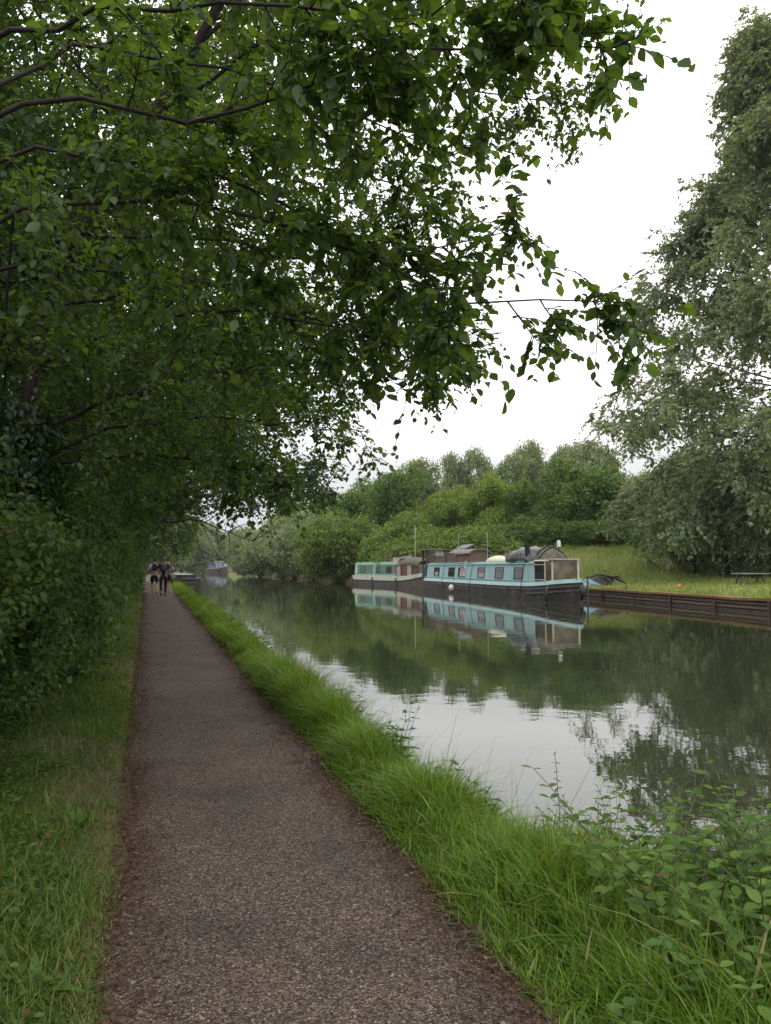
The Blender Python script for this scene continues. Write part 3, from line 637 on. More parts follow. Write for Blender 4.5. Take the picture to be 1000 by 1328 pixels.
row = [  # px, Y, top py, width px, material, label
    (520, 84, 612, 110, 'hawthorn_leaf', 'dark green tree above the green boat'),
    (585, 78, 632, 90, 'bright_leaf', 'yellow-green tree over the gap between the boats'),
    (640, 74, 618, 100, 'bright_leaf', 'bright lime tree above the tilted solar panel'),
    (690, 70, 628, 80, 'hawthorn_leaf', 'round dark bush-like tree above the tarpaulin heap'),
    (745, 68, 600, 130, 'hawthorn_leaf', 'broad dense dark hawthorn behind the blue boat bow'),
    (800, 67, 612, 100, 'hawthorn_leaf', 'dense round tree at the right of the broad hawthorn'),
    (850, 64, 622, 90, 'willow_leaf', 'grey-green tree tucked beside the great poplar'),
    (468, 98, 625, 100, 'hawthorn_leaf', 'dark tree rising behind the loose bush left of the green boat'),
    (425, 115, 640, 90, 'bush_leaf', 'soft green tree above the sprawling water-side bush'),
    (385, 128, 648, 80, 'hawthorn_leaf', 'green tree above the bend in the far bank'),
]
proto = {}
for px, Y, top, wp, mat, lab in row:
    x = px_x(px, Y); z = float(z_at(x, Y)[0]); zt = CAM_H + (736-top)/1000*Y; h = max(3, zt - z); rx = wp/2000*Y
    if mat not in proto:
        proto[mat] = clump_tree('hedgerow_tree', lab, (x, Y, z), 7, 3.6, mat, 1700, 22, .55, .2, GH, z0=.14, nlobe=15); o = proto[mat]
    else: o = copy_thing(proto[mat], (x, Y, z), rng.uniform(0, 6.28), label=lab)
    o.scale = (rx/4.2, rx/4.2, h/7.2)
# brambles filling the foot of the hedgerow
GU = 'low undergrowth bushes along the foot of the hedgerow'
ub = None
for px, Y, h, rx, lab in [(700, 66, 2.6, 3.4, 'low bush at the meadow edge above the tarpaulin'), (765, 64, 2.4, 3.2, 'low bush at the meadow edge right of the chimney'), (815, 63, 2.2, 3.0, 'low bush where the meadow meets the hedgerow shade'), (655, 66, 2.4, 3.2, 'low bush at the meadow edge above the cream canoe'), (868, 58, 2.6, 3.2, 'leafy low bush jutting into the meadow from the right')]:
    x = px_x(px, Y); z = float(z_at(x, Y)[0])
    if ub is None: ub = bush('undergrowth_bush', lab, (x, Y, z), 2.6, 3.4, 3.4, 'hawthorn_leaf', 900, 18, .4, .16, GU); o = ub
    else: o = copy_thing(ub, (x, Y, z), rng.uniform(0, 6.28), label=lab)
    o.scale = (rx/3.4, rx/3.4, h/2.6)
GP = 'tall pale trees on the skyline'
pp = None
for px, Y, top, wp, lab in [(588, 140, 588, 44, 'thin airy pale tree at the left end of the skyline'), (622, 138, 580, 40, 'narrow pale upright tree, second from the left on the skyline'), (662, 128, 588, 50, 'yellowish round-topped tree on the skyline'),
        (692, 135, 570, 46, 'tall pale feathery tree near the middle of the skyline'), (730, 138, 576, 50, 'pale tree between the feathery and the flat-topped skyline trees'), (775, 132, 570, 70, 'wide flat-topped pale tree on the skyline'), (885, 130, 580, 60, 'pale yellowish tree peeping out beside the great poplar'), (545, 150, 596, 60, 'grey-green far tree half hidden by the overhanging leaves'), (838, 120, 612, 60, 'faint far tree left of the great poplar')]:
    x = px_x(px, Y); z = 3.; h = CAM_H+(736-top)/1000*Y - z; rx = wp/2000*Y
    if pp is None: pp = clump_tree('skyline_tree', lab, (x, Y, z), 16, 4, 'pale_leaf', 900, 18, .9, .36, GP, z0=.25, nlobe=16, r0=.09, r1=.15, inner=.15); o = pp
    else: o = copy_thing(pp, (x, Y, z), rng.uniform(0, 6.28), label=lab)
    o.scale = (rx/3.6, rx/3.6, h/15.6)
GE = 'trees where the canal narrows away'
ee = None
for px, Y, top, wp, lab in [(343, 150, 690, 50, 'pale rounded willow at the far turn of the canal'), (330, 190, 692, 40, 'farthest pale tree behind the blue and white boat'), (270, 230, 680, 80, 'dim tree closing the end of the canal'), (235, 200, 670, 90, 'dim tree behind the path at the end of the canal'), (372, 145, 665, 70, 'taller grey-green tree above the rounded willow'), (190, 160, 660, 120, 'dim tree beyond the end of the path'), (300, 345, 690, 110, 'far dim tree on the axis of the canal')]:
    x = px_x(px, Y); h = CAM_H+(736-top)/1000*Y-.2; rx = wp/2000*Y
    if ee is None: ee = clump_tree('canal_end_tree', lab, (x, Y, .2), 9, 4.5, 'willow_leaf', 1300, 20, .7, .3, GE, z0=.1, nlobe=15); o = ee
    else: o = copy_thing(ee, (x, Y, .2), rng.uniform(0, 6.28), label=lab)
    o.scale = (rx/5., rx/5., h/9.2)

# great poplar on the right
def poplar():
    b = np.array([24.0, 45, 1.6]); T0 = [b, b+[-.3, 0, 10], b+[-.2, .2, 20], b+[.2, 0, 33]]
    tp = resample(T0, 60); limbs = []
    for i in range(84):
        f = min(1, max(.05, .05+.95*i/83+rng.normal(0, .02))); q = tp[int(f*59)]
        az = math.pi + rng.normal(-.1, 1.25); R0 = np.interp(f, [0, .12, .25, .42, .6, .8, 1], [8.0, 10.5, 12.3, 10.6, 6.6, 3.6, 1.6])*rng.uniform(.7, 1.08)
        el = rng.uniform(.15, .55)+.3*f; dh = np.array([math.cos(az), math.sin(az), 0])
        limbs.append([q, q+dh*R0*.4+[0, 0, R0*.25*math.tan(el)], q+dh*R0*.75+[0, 0, R0*.34*math.tan(el)], q+dh*R0+[0, 0, R0*.2*math.tan(el)-.12*R0]])
    return grown('great_poplar', 'great grey-green poplar with drooping sprays filling the right edge', tuple(b), T0, limbs, 'willow_leaf', leaf=.2, n2=22, L2=2.6, n3=10, L3=1.3, nl=16, shape=DIAM, droop2=.35, r_tr=(.5, .12), rl=.06, tints=(.1, .75), leafdroop=.6, rise2=.05)
poplar()
GS = 'shrubs at the foot of the great poplar'
sb0 = None
for px, Y, h, rx, lab in [(900, 46, 5.2, 2.6, 'grey-green shrub sweeping to the ground left of the bench'), (945, 44, 6.6, 3.2, 'tall leafy shrub behind the bench'), (1000, 43, 6.4, 3.0, 'dense shrub at the right edge behind the bench'), (930, 50, 8.0, 3.2, 'tall dusky shrub higher up behind the others by the poplar')]:
    x = px_x(px, Y); z = float(z_at(x, Y)[0])
    if sb0 is None: sb0 = bush('poplar_shrub', lab, (x, Y, z), 5.2, 2.6, 2.6, 'willow_leaf', 1300, 20, .42, .15, GS, nlobe=12); o = sb0
    else: o = copy_thing(sb0, (x, Y, z), rng.uniform(0, 6.28), label=lab)
    o.scale = (rx/2.6, rx/2.6, h/5.2)

# ------------------------------------------------------------------ paints and boat materials
M['teal'] = solid('weathered_teal_paint', (.31, .485, .495), .55, .06, 3, dirt=(.19, .31, .30), dirt_scale=1.3, dirt_amt=.35)
M['teal_light'] = solid('pale_teal_paint', (.36, .56, .555), .5, .06, 4, dirt=(.18, .28, .25), dirt_scale=2, dirt_amt=.4)
M['hull_black'] = solid('scuffed_black_hull', (.030, .026, .024), .7, .4, 4, .15, dirt=(.13, .105, .085), dirt_scale=1.6, dirt_amt=.8)
M['strake'] = solid('worn_strake', (.10, .085, .075), .7, .5, 5, dirt=(.26, .23, .20), dirt_scale=3, dirt_amt=.7)
M['roof_teal'] = solid('dull_roof_paint', (.22, .36, .35), .7, .15, 3, dirt=(.20, .19, .16), dirt_scale=2, dirt_amt=.7)
M['dark_glass'] = solid('dark_window_glass', (.018, .024, .024), .06, .3, 3)
M['tan_glass'] = solid('clouded_tan_glazing', (.085, .068, .045), .07, .45, 1.4, dirt=(.27, .21, .13), dirt_scale=1.0, dirt_amt=.8)
M['frame_dark'] = solid('dark_window_rubber', (.035, .038, .038), .5, .2, 8)
M['alloy'] = solid('window_alloy', (.34, .37, .37), .4, .15, 8)
M['cream'] = solid('cream_board', (.48, .44, .36), .6, .12, 4, dirt=(.28, .22, .15), dirt_scale=3, dirt_amt=.5)
M['old_wood'] = solid('weathered_brown_wood', (.135, .085, .060), .8, .35, 9, .3, dirt=(.07, .05, .04), dirt_scale=4)
M['post_wood'] = solid('dark_post_wood', (.075, .060, .048), .85, .35, 9, .3)
M['grey_sheet'] = solid('grey_felt', (.15, .145, .135), .8, .3, 5, .2)
M['black_tarp'] = solid('black_tarpaulin', (.040, .038, .042), .42, .35, 7, .6, dirt=(.13, .125, .13), dirt_scale=5, dirt_amt=.5)
M['canvas_olive'] = solid('olive_canvas', (.085, .078, .052), .8, .3, 7, .4)
M['soot'] = solid('sooty_iron', (.012, .012, .012), .6, .3, 8)
M['white'] = solid('white_paint', (.72, .72, .70), .5, .06, 6)
M['canoe'] = solid('cream_fibreglass', (.62, .56, .40), .4, .08, 4, dirt=(.4, .34, .22), dirt_scale=3, dirt_amt=.4)
M['orange'] = solid('orange_plastic', (.75, .22, .02), .5, .1, 6)
M['rope'] = solid('dull_rope', (.10, .09, .075), .9, .3, 40)
M['pale_rope'] = solid('pale_rope', (.30, .29, .26), .9, .2, 40)
M['green_pale'] = solid('pale_green_paint', (.26, .44, .33), .55, .08, 3, dirt=(.2, .28, .2), dirt_scale=2, dirt_amt=.4)
M['green_dark'] = solid('dark_green_panel', (.070, .16, .105), .45, .12, 3)
M['off_white'] = solid('stained_white_band', (.52, .55, .45), .6, .08, 4, dirt=(.28, .25, .19), dirt_scale=2, dirt_amt=.6)
M['hull_brown'] = solid('muddy_brown_hull', (.105, .085, .070), .8, .35, 3, .2, dirt=(.05, .042, .035), dirt_scale=1.2, dirt_amt=.8)
M['mahogany'] = solid('red_brown_door', (.12, .045, .028), .5, .25, 8)
M['curtain'] = solid('pale_curtain', (.36, .33, .27), .9, .2, 12)
M['blue'] = solid('blue_paint', (.03, .10, .30), .5, .1, 5)
M['navy'] = solid('navy_paint', (.015, .035, .11), .5, .2, 5)
M['blue_tarp'] = solid('faded_blue_tarp', (.16, .27, .32), .6, .25, 9, .4)
M['bench_grey'] = solid('silvered_timber', (.22, .25, .25), .75, .2, 12, .3)
M['bench_leg'] = solid('dark_steel_leg', (.05, .055, .055), .6, .2, 8)
M['rust_cap'] = solid('rusty_moss_capping', (.19, .085, .030), .9, .45, 5, .5, dirt=(.10, .11, .03), dirt_scale=1.8, dirt_amt=.8)
M['pile_dark'] = solid('wet_dark_timber', (.045, .034, .027), .75, .5, 6, .4, dirt=(.11, .075, .05), dirt_scale=2.2, dirt_amt=.7)
M['pile_gap'] = solid('shadowed_piling', (.020, .017, .014), .9, .4, 6)

def obox(m, c, d, **k): return m.box(c, d, **k)
def frame_local(p, d):
    """a thing's frame on the water: origin p, forward d"""
    return (p[0], p[1], WATER), math.atan2(d[1], d[0])
def hull_rings(st, hw, gun, draft=.5, inset=0.0, z0=None):
    out = []
    for x, h, g in zip(st, hw, gun):
        h = max(.02, h-inset)
        out.append([(x, -h, g), (x, -h*.99, g*.5), (x, -h*.96, -.02), (x, -h*.7, -draft), (x, h*.7, -draft), (x, h*.96, -.02), (x, h*.99, g*.5), (x, h, g)])
    return out
def band(m, st, hw, z0, z1, out0, out1, both=True):
    """a strip running round the hull side: from (hw+out0,z0) to (hw+out1,z1), 3 cm thick"""
    for s in ((-1, 1) if both else (-1,)):
        r = [[(x, s*(h+out0), a), (x, s*(h+out1), b), (x, s*(h+out1-.05), b), (x, s*(h+out0-.05), a)] for x, h, a, b in zip(st, hw, z0, z1)]
        m.loft(r)
    return m
def window(parent, x, w, z0, z1, yside, ytop, zb, zt, frame='frame_dark', bars=True, pane='dark_glass', name='window', curtain=None):
    """a window set proud of a leaning cabin side"""
    yy = lambda z: yside + (ytop-yside)*(z-zb)/(zt-zb)
    s = -1
    def pt(xx, z, o): return (xx, s*(yy(z)+o), z)
    f = MB(); t = .05
    for (xa, xb, za, zc) in ((x-w/2, x-w/2+t, z0, z1), (x+w/2-t, x+w/2, z0, z1), (x-w/2+t, x+w/2-t, z0, z0+t), (x-w/2+t, x+w/2-t, z1-t, z1)):
        f.prism([pt(xa, za, .03), pt(xb, za, .03), pt(xb, zc, .03), pt(xa, zc, .03)], (0, .035, 0))
    if bars: f.prism([pt(x-w/2+t, z0+(z1-z0)*.66, .028), pt(x+w/2-t, z0+(z1-z0)*.66, .028), pt(x+w/2-t, z0+(z1-z0)*.70, .028), pt(x-w/2+t, z0+(z1-z0)*.70, .028)], (0, .03, 0))
    fo = f.build(name, M[frame], parent)
    g = MB(); g.prism([pt(x-w/2+.03, z0+.03, .012), pt(x+w/2-.03, z0+.03, .012), pt(x+w/2-.03, z1-.03, .012), pt(x-w/2+.03, z1-.03, .012)], (0, .02, 0)); g.build('pane', M[pane], fo)
    if curtain:
        c = MB(); c.prism([pt(x+curtain[0]*w, z0+.05, .016), pt(x+curtain[1]*w, z0+.05, .016), pt(x+curtain[1]*w, z0+(z1-z0)*curtain[2], .016), pt(x+curtain[0]*w, z0+(z1-z0)*curtain[2], .016)], (0, .004, 0)); c.build('curtain', M['curtain'], fo)
    return fo

# ------------------------------------------------------------------ the blue narrowboat
HW = .92
dB = np.array([.2056, -.9786]); nB = np.array([.9786, .2056])
loc, rz = frame_local(np.array([2.7, 54.0]) + nB*HW, dB)
nb = thing('narrowboat', 'long pale turquoise narrowboat with black hull and cluttered roof moored by the meadow', 'boat', loc, rz, 'narrowboats on the far bank')
st = [-.95, -.8, -.4, .2, 4, 8, 12, 16, 18.4, 19.4, 20.3, 20.9, 21.4, 21.8, 22.1, 22.28]
hw = [.45, .7, .86, .92, .92, .92, .92, .92, .92, .90, .83, .70, .52, .34, .17, .04]
gu = [.60, .60, .60, .60, .60, .60, .60, .61, .64, .67, .72, .77, .81, .84, .86, .88]
MB().loft(hull_rings(st, hw, gu)).build('hull', M['hull_black'], nb)
z = np.array(gu)
m = MB(); band(m, st, hw, z-.16, z-.11, .035, .035); band(m, st[8:], hw[8:], z[8:]-.36, z[8:]-.31, .035, .035); m.build('rubbing_strake', M['strake'], nb)
m = MB(); band(m, st[1:], hw[1:], z[1:]+.0, z[1:]+.17, .025, -.03); m.build('gunwale', M['teal_light'], nb)
deck = MB(); deck.loft([[(x, -h+.04, g+.02), (x, h-.04, g+.02), (x, h-.04, g-.02), (x, -h+.04, g-.02)] for x, h, g in zip(st, hw, gu)]); deck.build('deck', M['grey_sheet'], nb)
def cab(x0, x1, zb=.62, zs=1.70, zr=1.80, yb=.86, yt=.74):
    sec = [(-yb, zb), (-yt, zs), (-yt+.08, zs+.05), (-.3, zr), (.3, zr), (yt-.08, zs+.05), (yt, zs), (yb, zb)]
    return [[(x, y, zz) for y, zz in sec] for x in np.linspace(x0, x1, 6)]
MB().loft(cab(-.05, 19.3)).build('cabin', M['teal'], nb)
m = MB()
for s in (-1, 1):
    m.box((9.6, s*.70, 1.795), (19.0, .035, .035))
    for k in range(20): m.box((.3+k*.98, s*.70, 1.765), (.05, .03, .05))
m.build('handrail', M['teal_light'], nb)
m = MB().box((9.6, -.795, 1.69), (19.3, .05, .05)).box((9.6, -.868, .87), (19.3, .03, .03)); m.build('trim', M['teal_light'], nb)
MB().box((9.6, 0, 1.815), (19.0, 1.0, .02)).build('roof_panel', M['roof_teal'], nb)
cur = [(-.30, .30, .5), None, (-.25, .45, .9), (-.4, .42, .42), None, None]
for k, (x, w) in enumerate(((2.82, 1.3), (6.21, 1.3), (8.29, 1.35), (11.83, 1.18), (14.65, 1.2), (17.3, 1.17))):
    window(nb, x, w, .93, 1.52, .86, .74, .62, 1.70, curtain=cur[k])
for x in (1.2, 4.6, 10.0, 13.3, 18.6): MB().box((x, -.845, 1.17), (.02, .03, 1.0), rx=.11).build('seam', M['teal'], nb)
# cratch: glazed fore end
m = MB().prism([(19.25, -.80, 1.80), (20.75, -.68, 1.84), (20.85, -.55, 1.84), (20.85, .62, 1.84), (20.7, .74, 1.84), (19.25, .80, 1.80)], (0, 0, .05)); m.build('cratch_roof', M['cream'], nb)
m = MB()
A, B_, C_, D_, E_, F_ = (19.32, -.84), (20.4, -.80), (20.7, -.60), (20.75, .62), (20.5, .78), (19.32, .84)
for a in (A, B_, C_, D_, E_, F_): m.box((a[0], a[1]*.97, 1.29), (.07, .07, 1.1))
for a, b in ((A, B_), (B_, C_), (C_, D_), (D_, E_), (E_, F_)):
    for zz in (.84, 1.79): m.bar((a[0], a[1]*.97, zz), (b[0], b[1]*.97, zz), .035, 4)
m.bar((19.36, -.82, .95), (20.36, -.78, .95), .03, 4); m.bar((19.36, -.82, 1.62), (20.36, -.78, 1.62), .03, 4)
m.build('cratch_frame', M['cream'], nb)
def panel(name, a, b, z0, z1, mat, off=.0):
    q = [(a[0], a[1]*.97, z0), (b[0], b[1]*.97, z0), (b[0], b[1]*.97, z1), (a[0], a[1]*.97, z1)]
    d = np.array([b[1]-a[1], -(b[0]-a[0]), 0]); d = d/np.linalg.norm(d)*.015
    return MB().prism(q, d).build(name, M[mat], nb)
panel('cratch_window', A, B_, .97, 1.76, 'dark_glass'); panel('cratch_panel', A, B_, .66, .92, 'navy')
panel('cratch_window', B_, C_, .86, 1.76, 'tan_glass'); panel('cratch_window', C_, D_, .86, 1.76, 'tan_glass'); panel('cratch_window', D_, E_, .86, 1.76, 'tan_glass')
# bow fittings
m = MB().bar((22.15, 0, .7), (22.2, 0, 1.05), .05, 8).box((22.12, 0, .99), (.06, .3, .05)); m.build('bow_stud', M['soot'], nb)
m = MB().path([(22.3, 0, .72), (22.42, 0, .55), (22.42, 0, .35), (22.33, 0, .2)], [.09, .13, .12, .07], 10); m.build('bow_fender', M['soot'], nb, True)
# stern shelter
for y in (-.8, .8):
    for x in (-.75, .25): MB().box((x, y, 1.65), (.12, .12, 2.1)).build('shelter_post', M['post_wood'], nb)
MB().box((-.25, -.80, 2.0), (.88, .05, .08)).build('shelter_rail', M['post_wood'], nb)
MB().box((-.2, .05, 2.74), (1.6, 2.1, .06)).build('shelter_roof', M['grey_sheet'], nb)
MB().box((.3, .05, 2.25), (.03, 1.5, .75)).build('shelter_panel', M['tan_glass'], nb)
MB().box((.34, .1, 2.3), (.03, .6, .7)).build('shelter_panel', M['cream'], nb)
MB().box((-.2, -.83, 1.2), (.9, .03, .7)).build('stern_cloth', M['soot'], nb)
# chimney
m = MB().bar((18.0, -.62, 1.72), (18.0, -.62, 2.46), .115, 12).bar((18.0, -.62, 2.46), (18.0, -.62, 2.52), .19, 12).bar((18.0, -.62, 2.52), (18.0, -.62, 2.64), .14, 12); m.build('chimney', M['soot'], nb)
for x in (4.7, 10.45, 18.1): MB().path([(x, -.72, 1.83), (x-.05, -.83, 1.6), (x-.08, -.97, .75), (x-.06, -.99, .1)], .014, 5).build('hanging_line', M['soot'], nb)

def on_boat(p):  # local point on the blue boat to the world
    c, s = math.cos(rz), math.sin(rz); return (loc[0]+c*p[0]-s*p[1], loc[1]+s*p[0]+c*p[1], loc[2]+p[2])
GR = 'things on the roof of the turquoise boat'
def slatted_box(label, x0, x1, y0, y1, z0, z1):
    T = thing('wooden_box', label, 'box', on_boat(((x0+x1)/2, (y0+y1)/2, z0)), rz, GR)
    lx, ly, h = (x1-x0), (y1-y0), z1-z0
    for s in (-1, 1):
        m = MB()
        for k in range(3): m.box((0, s*ly/2, h*(k+.5)/3), (lx, .03, h/3-.02))
        m.build('side', M['old_wood'], T)
        m = MB()
        for k in range(3): m.box((s*lx/2, 0, h*(k+.5)/3), (.03, ly-.03, h/3-.02))
        m.build('end', M['old_wood'], T)
    MB().box((0, 0, h*.5), (lx-.06, ly-.06, h*.9)).build('filling', M['post_wood'], T)
    for sx in (-1, 1):
        for sy in (-1, 1): MB().box((sx*(lx/2-.02), sy*(ly/2+.0), h*.52), (.07, .07, h*1.06)).build('corner_post', M['post_wood'], T)
    return T
slatted_box('brown slatted box on the boat roof next to the stern shelter', 1.9, 4.3, -.62, .5, 1.83, 2.30)
slatted_box('brown slatted box under the tilted solar panel on the boat roof', 4.6, 6.7, -.62, .5, 1.83, 2.34)
T = thing('roof_locker', 'brown roof locker with a curved grey felt lid', 'box', on_boat((8.25, -.12, 1.83)), rz, GR)
m = MB(); m.box((0, -.55, .23), (2.7, .03, .46)).box((0, .55, .23), (2.7, .03, .46)).box((-1.35, 0, .23), (.03, 1.1, .46)); m.build('side', M['old_wood'], T)
arc = [(1.36, .58*math.cos(a), .46+.26*math.sin(a)) for a in np.linspace(0, math.pi, 12)]
MB().prism([(1.36, .58, 0), *arc, (1.36, -.58, 0)], (-.03, 0, 0)).build('end', M['old_wood'], T)
arc2 = [(-1.5, .68*math.cos(a), .46+.31*math.sin(a)) for a in np.linspace(0, math.pi, 12)]; arc3 = [(-1.5, .64*math.cos(a), .44+.27*math.sin(a)) for a in np.linspace(math.pi, 0, 12)]
MB().loft([[(x, y, zz) for _, y, zz in arc2+arc3] for x in (-1.5, 1.5)]).build('lid', M['grey_sheet'], T)
T = thing('solar_panel', 'dark tilted solar panel propped above the roof boxes', 'solar panel', on_boat((5.3, .1, 2.36)), rz, GR)
MB().box((0, 0, .32), (2.3, 1.15, .05), ry=0, rx=.50).build('panel', M['grey_sheet'], T)
m = MB().box((0, .0, .335), (2.36, .03, .06), rx=.5); m.build('frame', M['frame_dark'], T)
for x, y, h in ((-.9, .45, .55), (.9, .45, .55), (-.9, -.4, .12), (.9, -.4, .12)): MB().bar((x, y, 0), (x, y, h), .03, 6).build('prop', M['post_wood'], T)
T = thing('pole', 'thin grey pole standing in front of the tilted solar panel', 'pole', on_boat((6.78, -.5, 1.8)), rz, GR); MB().bar((0, 0, 0), (0, 0, 1.8), .02, 6).build('shaft', M['alloy'], T); MB().box((0, 0, .01), (.2, .2, .03)).build('foot', M['alloy'], T)
T = thing('pole', 'thin grey pole right of the tilted solar panel', 'pole', on_boat((9.75, .3, 1.8)), rz, GR); MB().bar((0, 0, 0), (.02, 0, 1.75), .018, 6).build('shaft', M['alloy'], T); MB().box((0, 0, .01), (.2, .2, .03)).build('foot', M['alloy'], T)
T = thing('canoe', 'cream upturned canoe lying on the boat roof', 'canoe', on_boat((12.6, -.05, 1.82)), rz, GR)
MB().loft([[(x, math.cos(a)*h, math.sin(a)*k) for a in np.linspace(0, math.pi, 9)] + [(x, -h, -.02), (x, h, -.02)] for x, h, k in [(-1.95, .03, .06), (-1.6, .2, .17), (-.9, .36, .28), (0, .42, .33), (.9, .36, .28), (1.6, .2, .17), (1.95, .03, .06)]]).build('hull', M['canoe'], T, True)
MB().box((0, 0, .345), (2.8, .03, .02)).build('keel', M['cream'], T)
# tarpaulin heap
def heap(T, name, x0, x1, wy, prof, mat, seed):
    r = np.random.default_rng(seed); rings = []
    for x, h in prof:
        ring = []
        for a in np.linspace(0, math.pi, 15):
            k = 1 + .10*math.sin(5*a+x*3) + r.normal(0, .035); c = math.cos(a); s_ = math.sin(a)
            ring.append((x, wy*math.copysign(abs(c)**.75, c)*k, max(0, h*s_**.7*k)))
        rings.append(ring)
    return MB().loft(rings).build(name, M[mat], T, True)
T = thing('tarpaulin_heap', 'heap under black tarpaulin on the roof beside the chimney', 'tarpaulin', on_boat((16.6, -.05, 1.82)), rz, GR)
heap(T, 'cover', 0, 0, .72, [(-1.3, .08), (-1.2, .32), (-.8, .52), (-.2, .62), (.5, .66), (1.1, .62), (1.55, .42), (1.7, .1)], 'black_tarp', 3)
m = MB()
for k in range(9): m.bar((-1.1+k*.3, -.74, .10), (-.95+k*.3, -.72, .42), .012, 5); m.bar((-.95+k*.3, -.74, .10), (-1.1+k*.3, -.72, .42), .012, 5)
m.build('netting', M['pale_rope'], T)
T = thing('canvas_bundle', 'ridged olive canvas bundle at the front of the boat roof', 'canvas', on_boat((18.75, .2, 1.86)), rz, GR)
m = MB().loft([[(x, -w_, 0), (x, -w_*.55, h*.62), (x, 0, h), (x, w_*.6, h*.6), (x, w_, 0)] for x, w_, h in [(-.75, .55, .42), (-.4, .62, .62), (.1, .64, .58), (.6, .58, .46), (.9, .42, .18)]]); m.build('cover', M['canvas_olive'], T)
m = MB().path([(-.75, -.56, .02), (-.4, -.3, .47), (-.3, .02, .64), (.2, .4, .4), (.9, .43, .05)], .035, 6).path([(.1, -.66, .02), (.15, -.3, .43), (.2, .02, .6), (.5, .45, .3)], .03, 6).path([(-.75, 0, .43), (.0, 0, .63), (.9, 0, .2)], .035, 6); m.build('strap', M['soot'], T)
T = thing('roof_lamp', 'white cylinder on a black stalk above the canvas bundle', 'lamp', on_boat((18.5, .75, 1.85)), rz, GR)
MB().bar((0, 0, 0), (0, 0, .62), .03, 6).build('stalk', M['soot'], T); MB().bar((0, 0, .62), (0, 0, .90), .09, 12).bar((0, 0, .90), (0, 0, .93), .05, 12).build('head', M['white'], T)
T = thing('step_ladder', 'small white ladder hooked over the boat roof beside the third window', 'ladder', on_boat((9.05, -.9, .98)), rz)
for s in (-1, 1): MB().bar((s*.14, 0, 0), (s*.12, .13, .9), .022, 6).build('rail', M['white'], T)
for k in range(4): MB().bar((-.14, .13*(k*.24+.08), .08+k*.22), (.14, .13*(k*.24+.08), .08+k*.22), .018, 6).build('rung', M['white'], T)
T = thing('buoy', 'white ball fender hanging just above the water from the boat side', 'fender', on_boat((7.55, -1.22, .28)), rz)
MB().sphere((0, 0, 0), (.17, .17, .2)).build('ball', M['white'], T, True); MB().sphere((0, 0, -.13), (.128, .128, .08)).build('base', M['orange'], T, True)
MB().bar((0, .03, .2), (0, .26, .6), .012, 5).build('cord', M['pale_rope'], T)
T = thing('hanging_fender', 'black sausage fender hanging off the bow', 'fender', on_boat((20.75, -.90, .05)), rz)
MB().path([(0, 0, 0), (0, 0, .06), (0, 0, .4), (0, 0, .46)], [.04, .085, .085, .04], 10).build('body', M['soot'], T, True); MB().bar((0, 0, .45), (0, .12, .80), .012, 5).build('cord', M['pale_rope'], T)
T = thing('mooring_post', 'dark upright mooring post standing in the water by the blue bow', 'post', on_boat((22.35, .25, -1.0)), rz)
MB().bar((0, 0, 0), (.02, 0, 2.05), .04, 8).build('shaft', M['post_wood'], T); MB().bar((.02, 0, 2.05), (.02, 0, 2.12), .05, 8).build('cap', M['soot'], T)

# ------------------------------------------------------------------ the green narrowboat
dG = np.array([.412, -.911]); nG = np.array([.911, .412])
loc2, rz2 = frame_local(np.array([-3.0, 71.0]) + nG*.95, dG)
gb = thing('narrowboat', 'pale green narrowboat with a stained white band and dark green side panels', 'boat', loc2, rz2, 'narrowboats on the far bank')
st = [-.6, -.4, .1, 3, 6, 9, 10.5, 11.6, 12.4, 13.0, 13.5, 13.85]
hw = [.6, .82, .95, .95, .95, .95, .93, .85, .70, .48, .24, .04]
gu = [.44, .44, .43, .42, .42, .43, .48, .57, .68, .79, .90, .98]
MB().loft(hull_rings(st, hw, gu)).build('hull', M['hull_brown'], gb)
z = np.array(gu); m = MB(); band(m, st, hw, z, z+np.array([.36]*6+[.35, .33, .31, .28, .25, .22]), .03, .03); m.build('gunwale', M['off_white'], gb)
m = MB(); band(m, st, hw, z-.05, z, .045, .045); m.build('rubbing_strake', M['hull_black'], gb)
MB().loft([[(x, -h+.04, g+.05), (x, h-.04, g+.05), (x, h-.04, g), (x, -h+.04, g)] for x, h, g in zip(st, hw, gu)]).build('deck', M['grey_sheet'], gb)
MB().loft(cab(.25, 9.1, .5, 1.86, 1.98, .90, .80)).build('cabin', M['green_pale'], gb)
yy = lambda zz: .90+(.80-.90)*(zz-.5)/1.36
for x0, x1 in ((.95, 4.4), (4.95, 8.9)):
    MB().prism([(x0, -yy(.95)-.02, .95), (x1, -yy(.95)-.02, .95), (x1, -yy(1.74)-.02, 1.74), (x0, -yy(1.74)-.02, 1.74)], (0, .03, 0)).build('side_panel', M['green_dark'], gb)
for x, w, a in ((2.2, .95, .0), (5.6, .7, 0), (7.75, 1.0, 0)): window(gb, x, w, 1.05, 1.62, .925, .825, .5, 1.86, 'frame_dark', True)
m = MB()
for s in (-1, 1): m.box((4.7, s*.72, 1.95), (8.6, .04, .05))
m.build('handrail', M['green_pale'], gb)
e = MB()
tri = [(.62, 1.22), (.38, .98+.16), (.86, .98+.16)]
for a, b in (((.42, 1.12), (.58, 1.48)), ((.66, 1.48), (.82, 1.12)), ((.78, 1.06), (.46, 1.06))): e.bar((a[0], -yy(a[1])-.015, a[1]), (b[0], -yy(b[1])-.015, b[1]), .035, 4)
e.build('emblem', M['white'], gb)
m = MB(); 
def hood(x, w_, h): return [(x, w_*math.cos(a), 1.72*h/2.3+(h-1.72*h/2.3)*math.sin(a)) for a in np.linspace(0, math.pi, 11)]
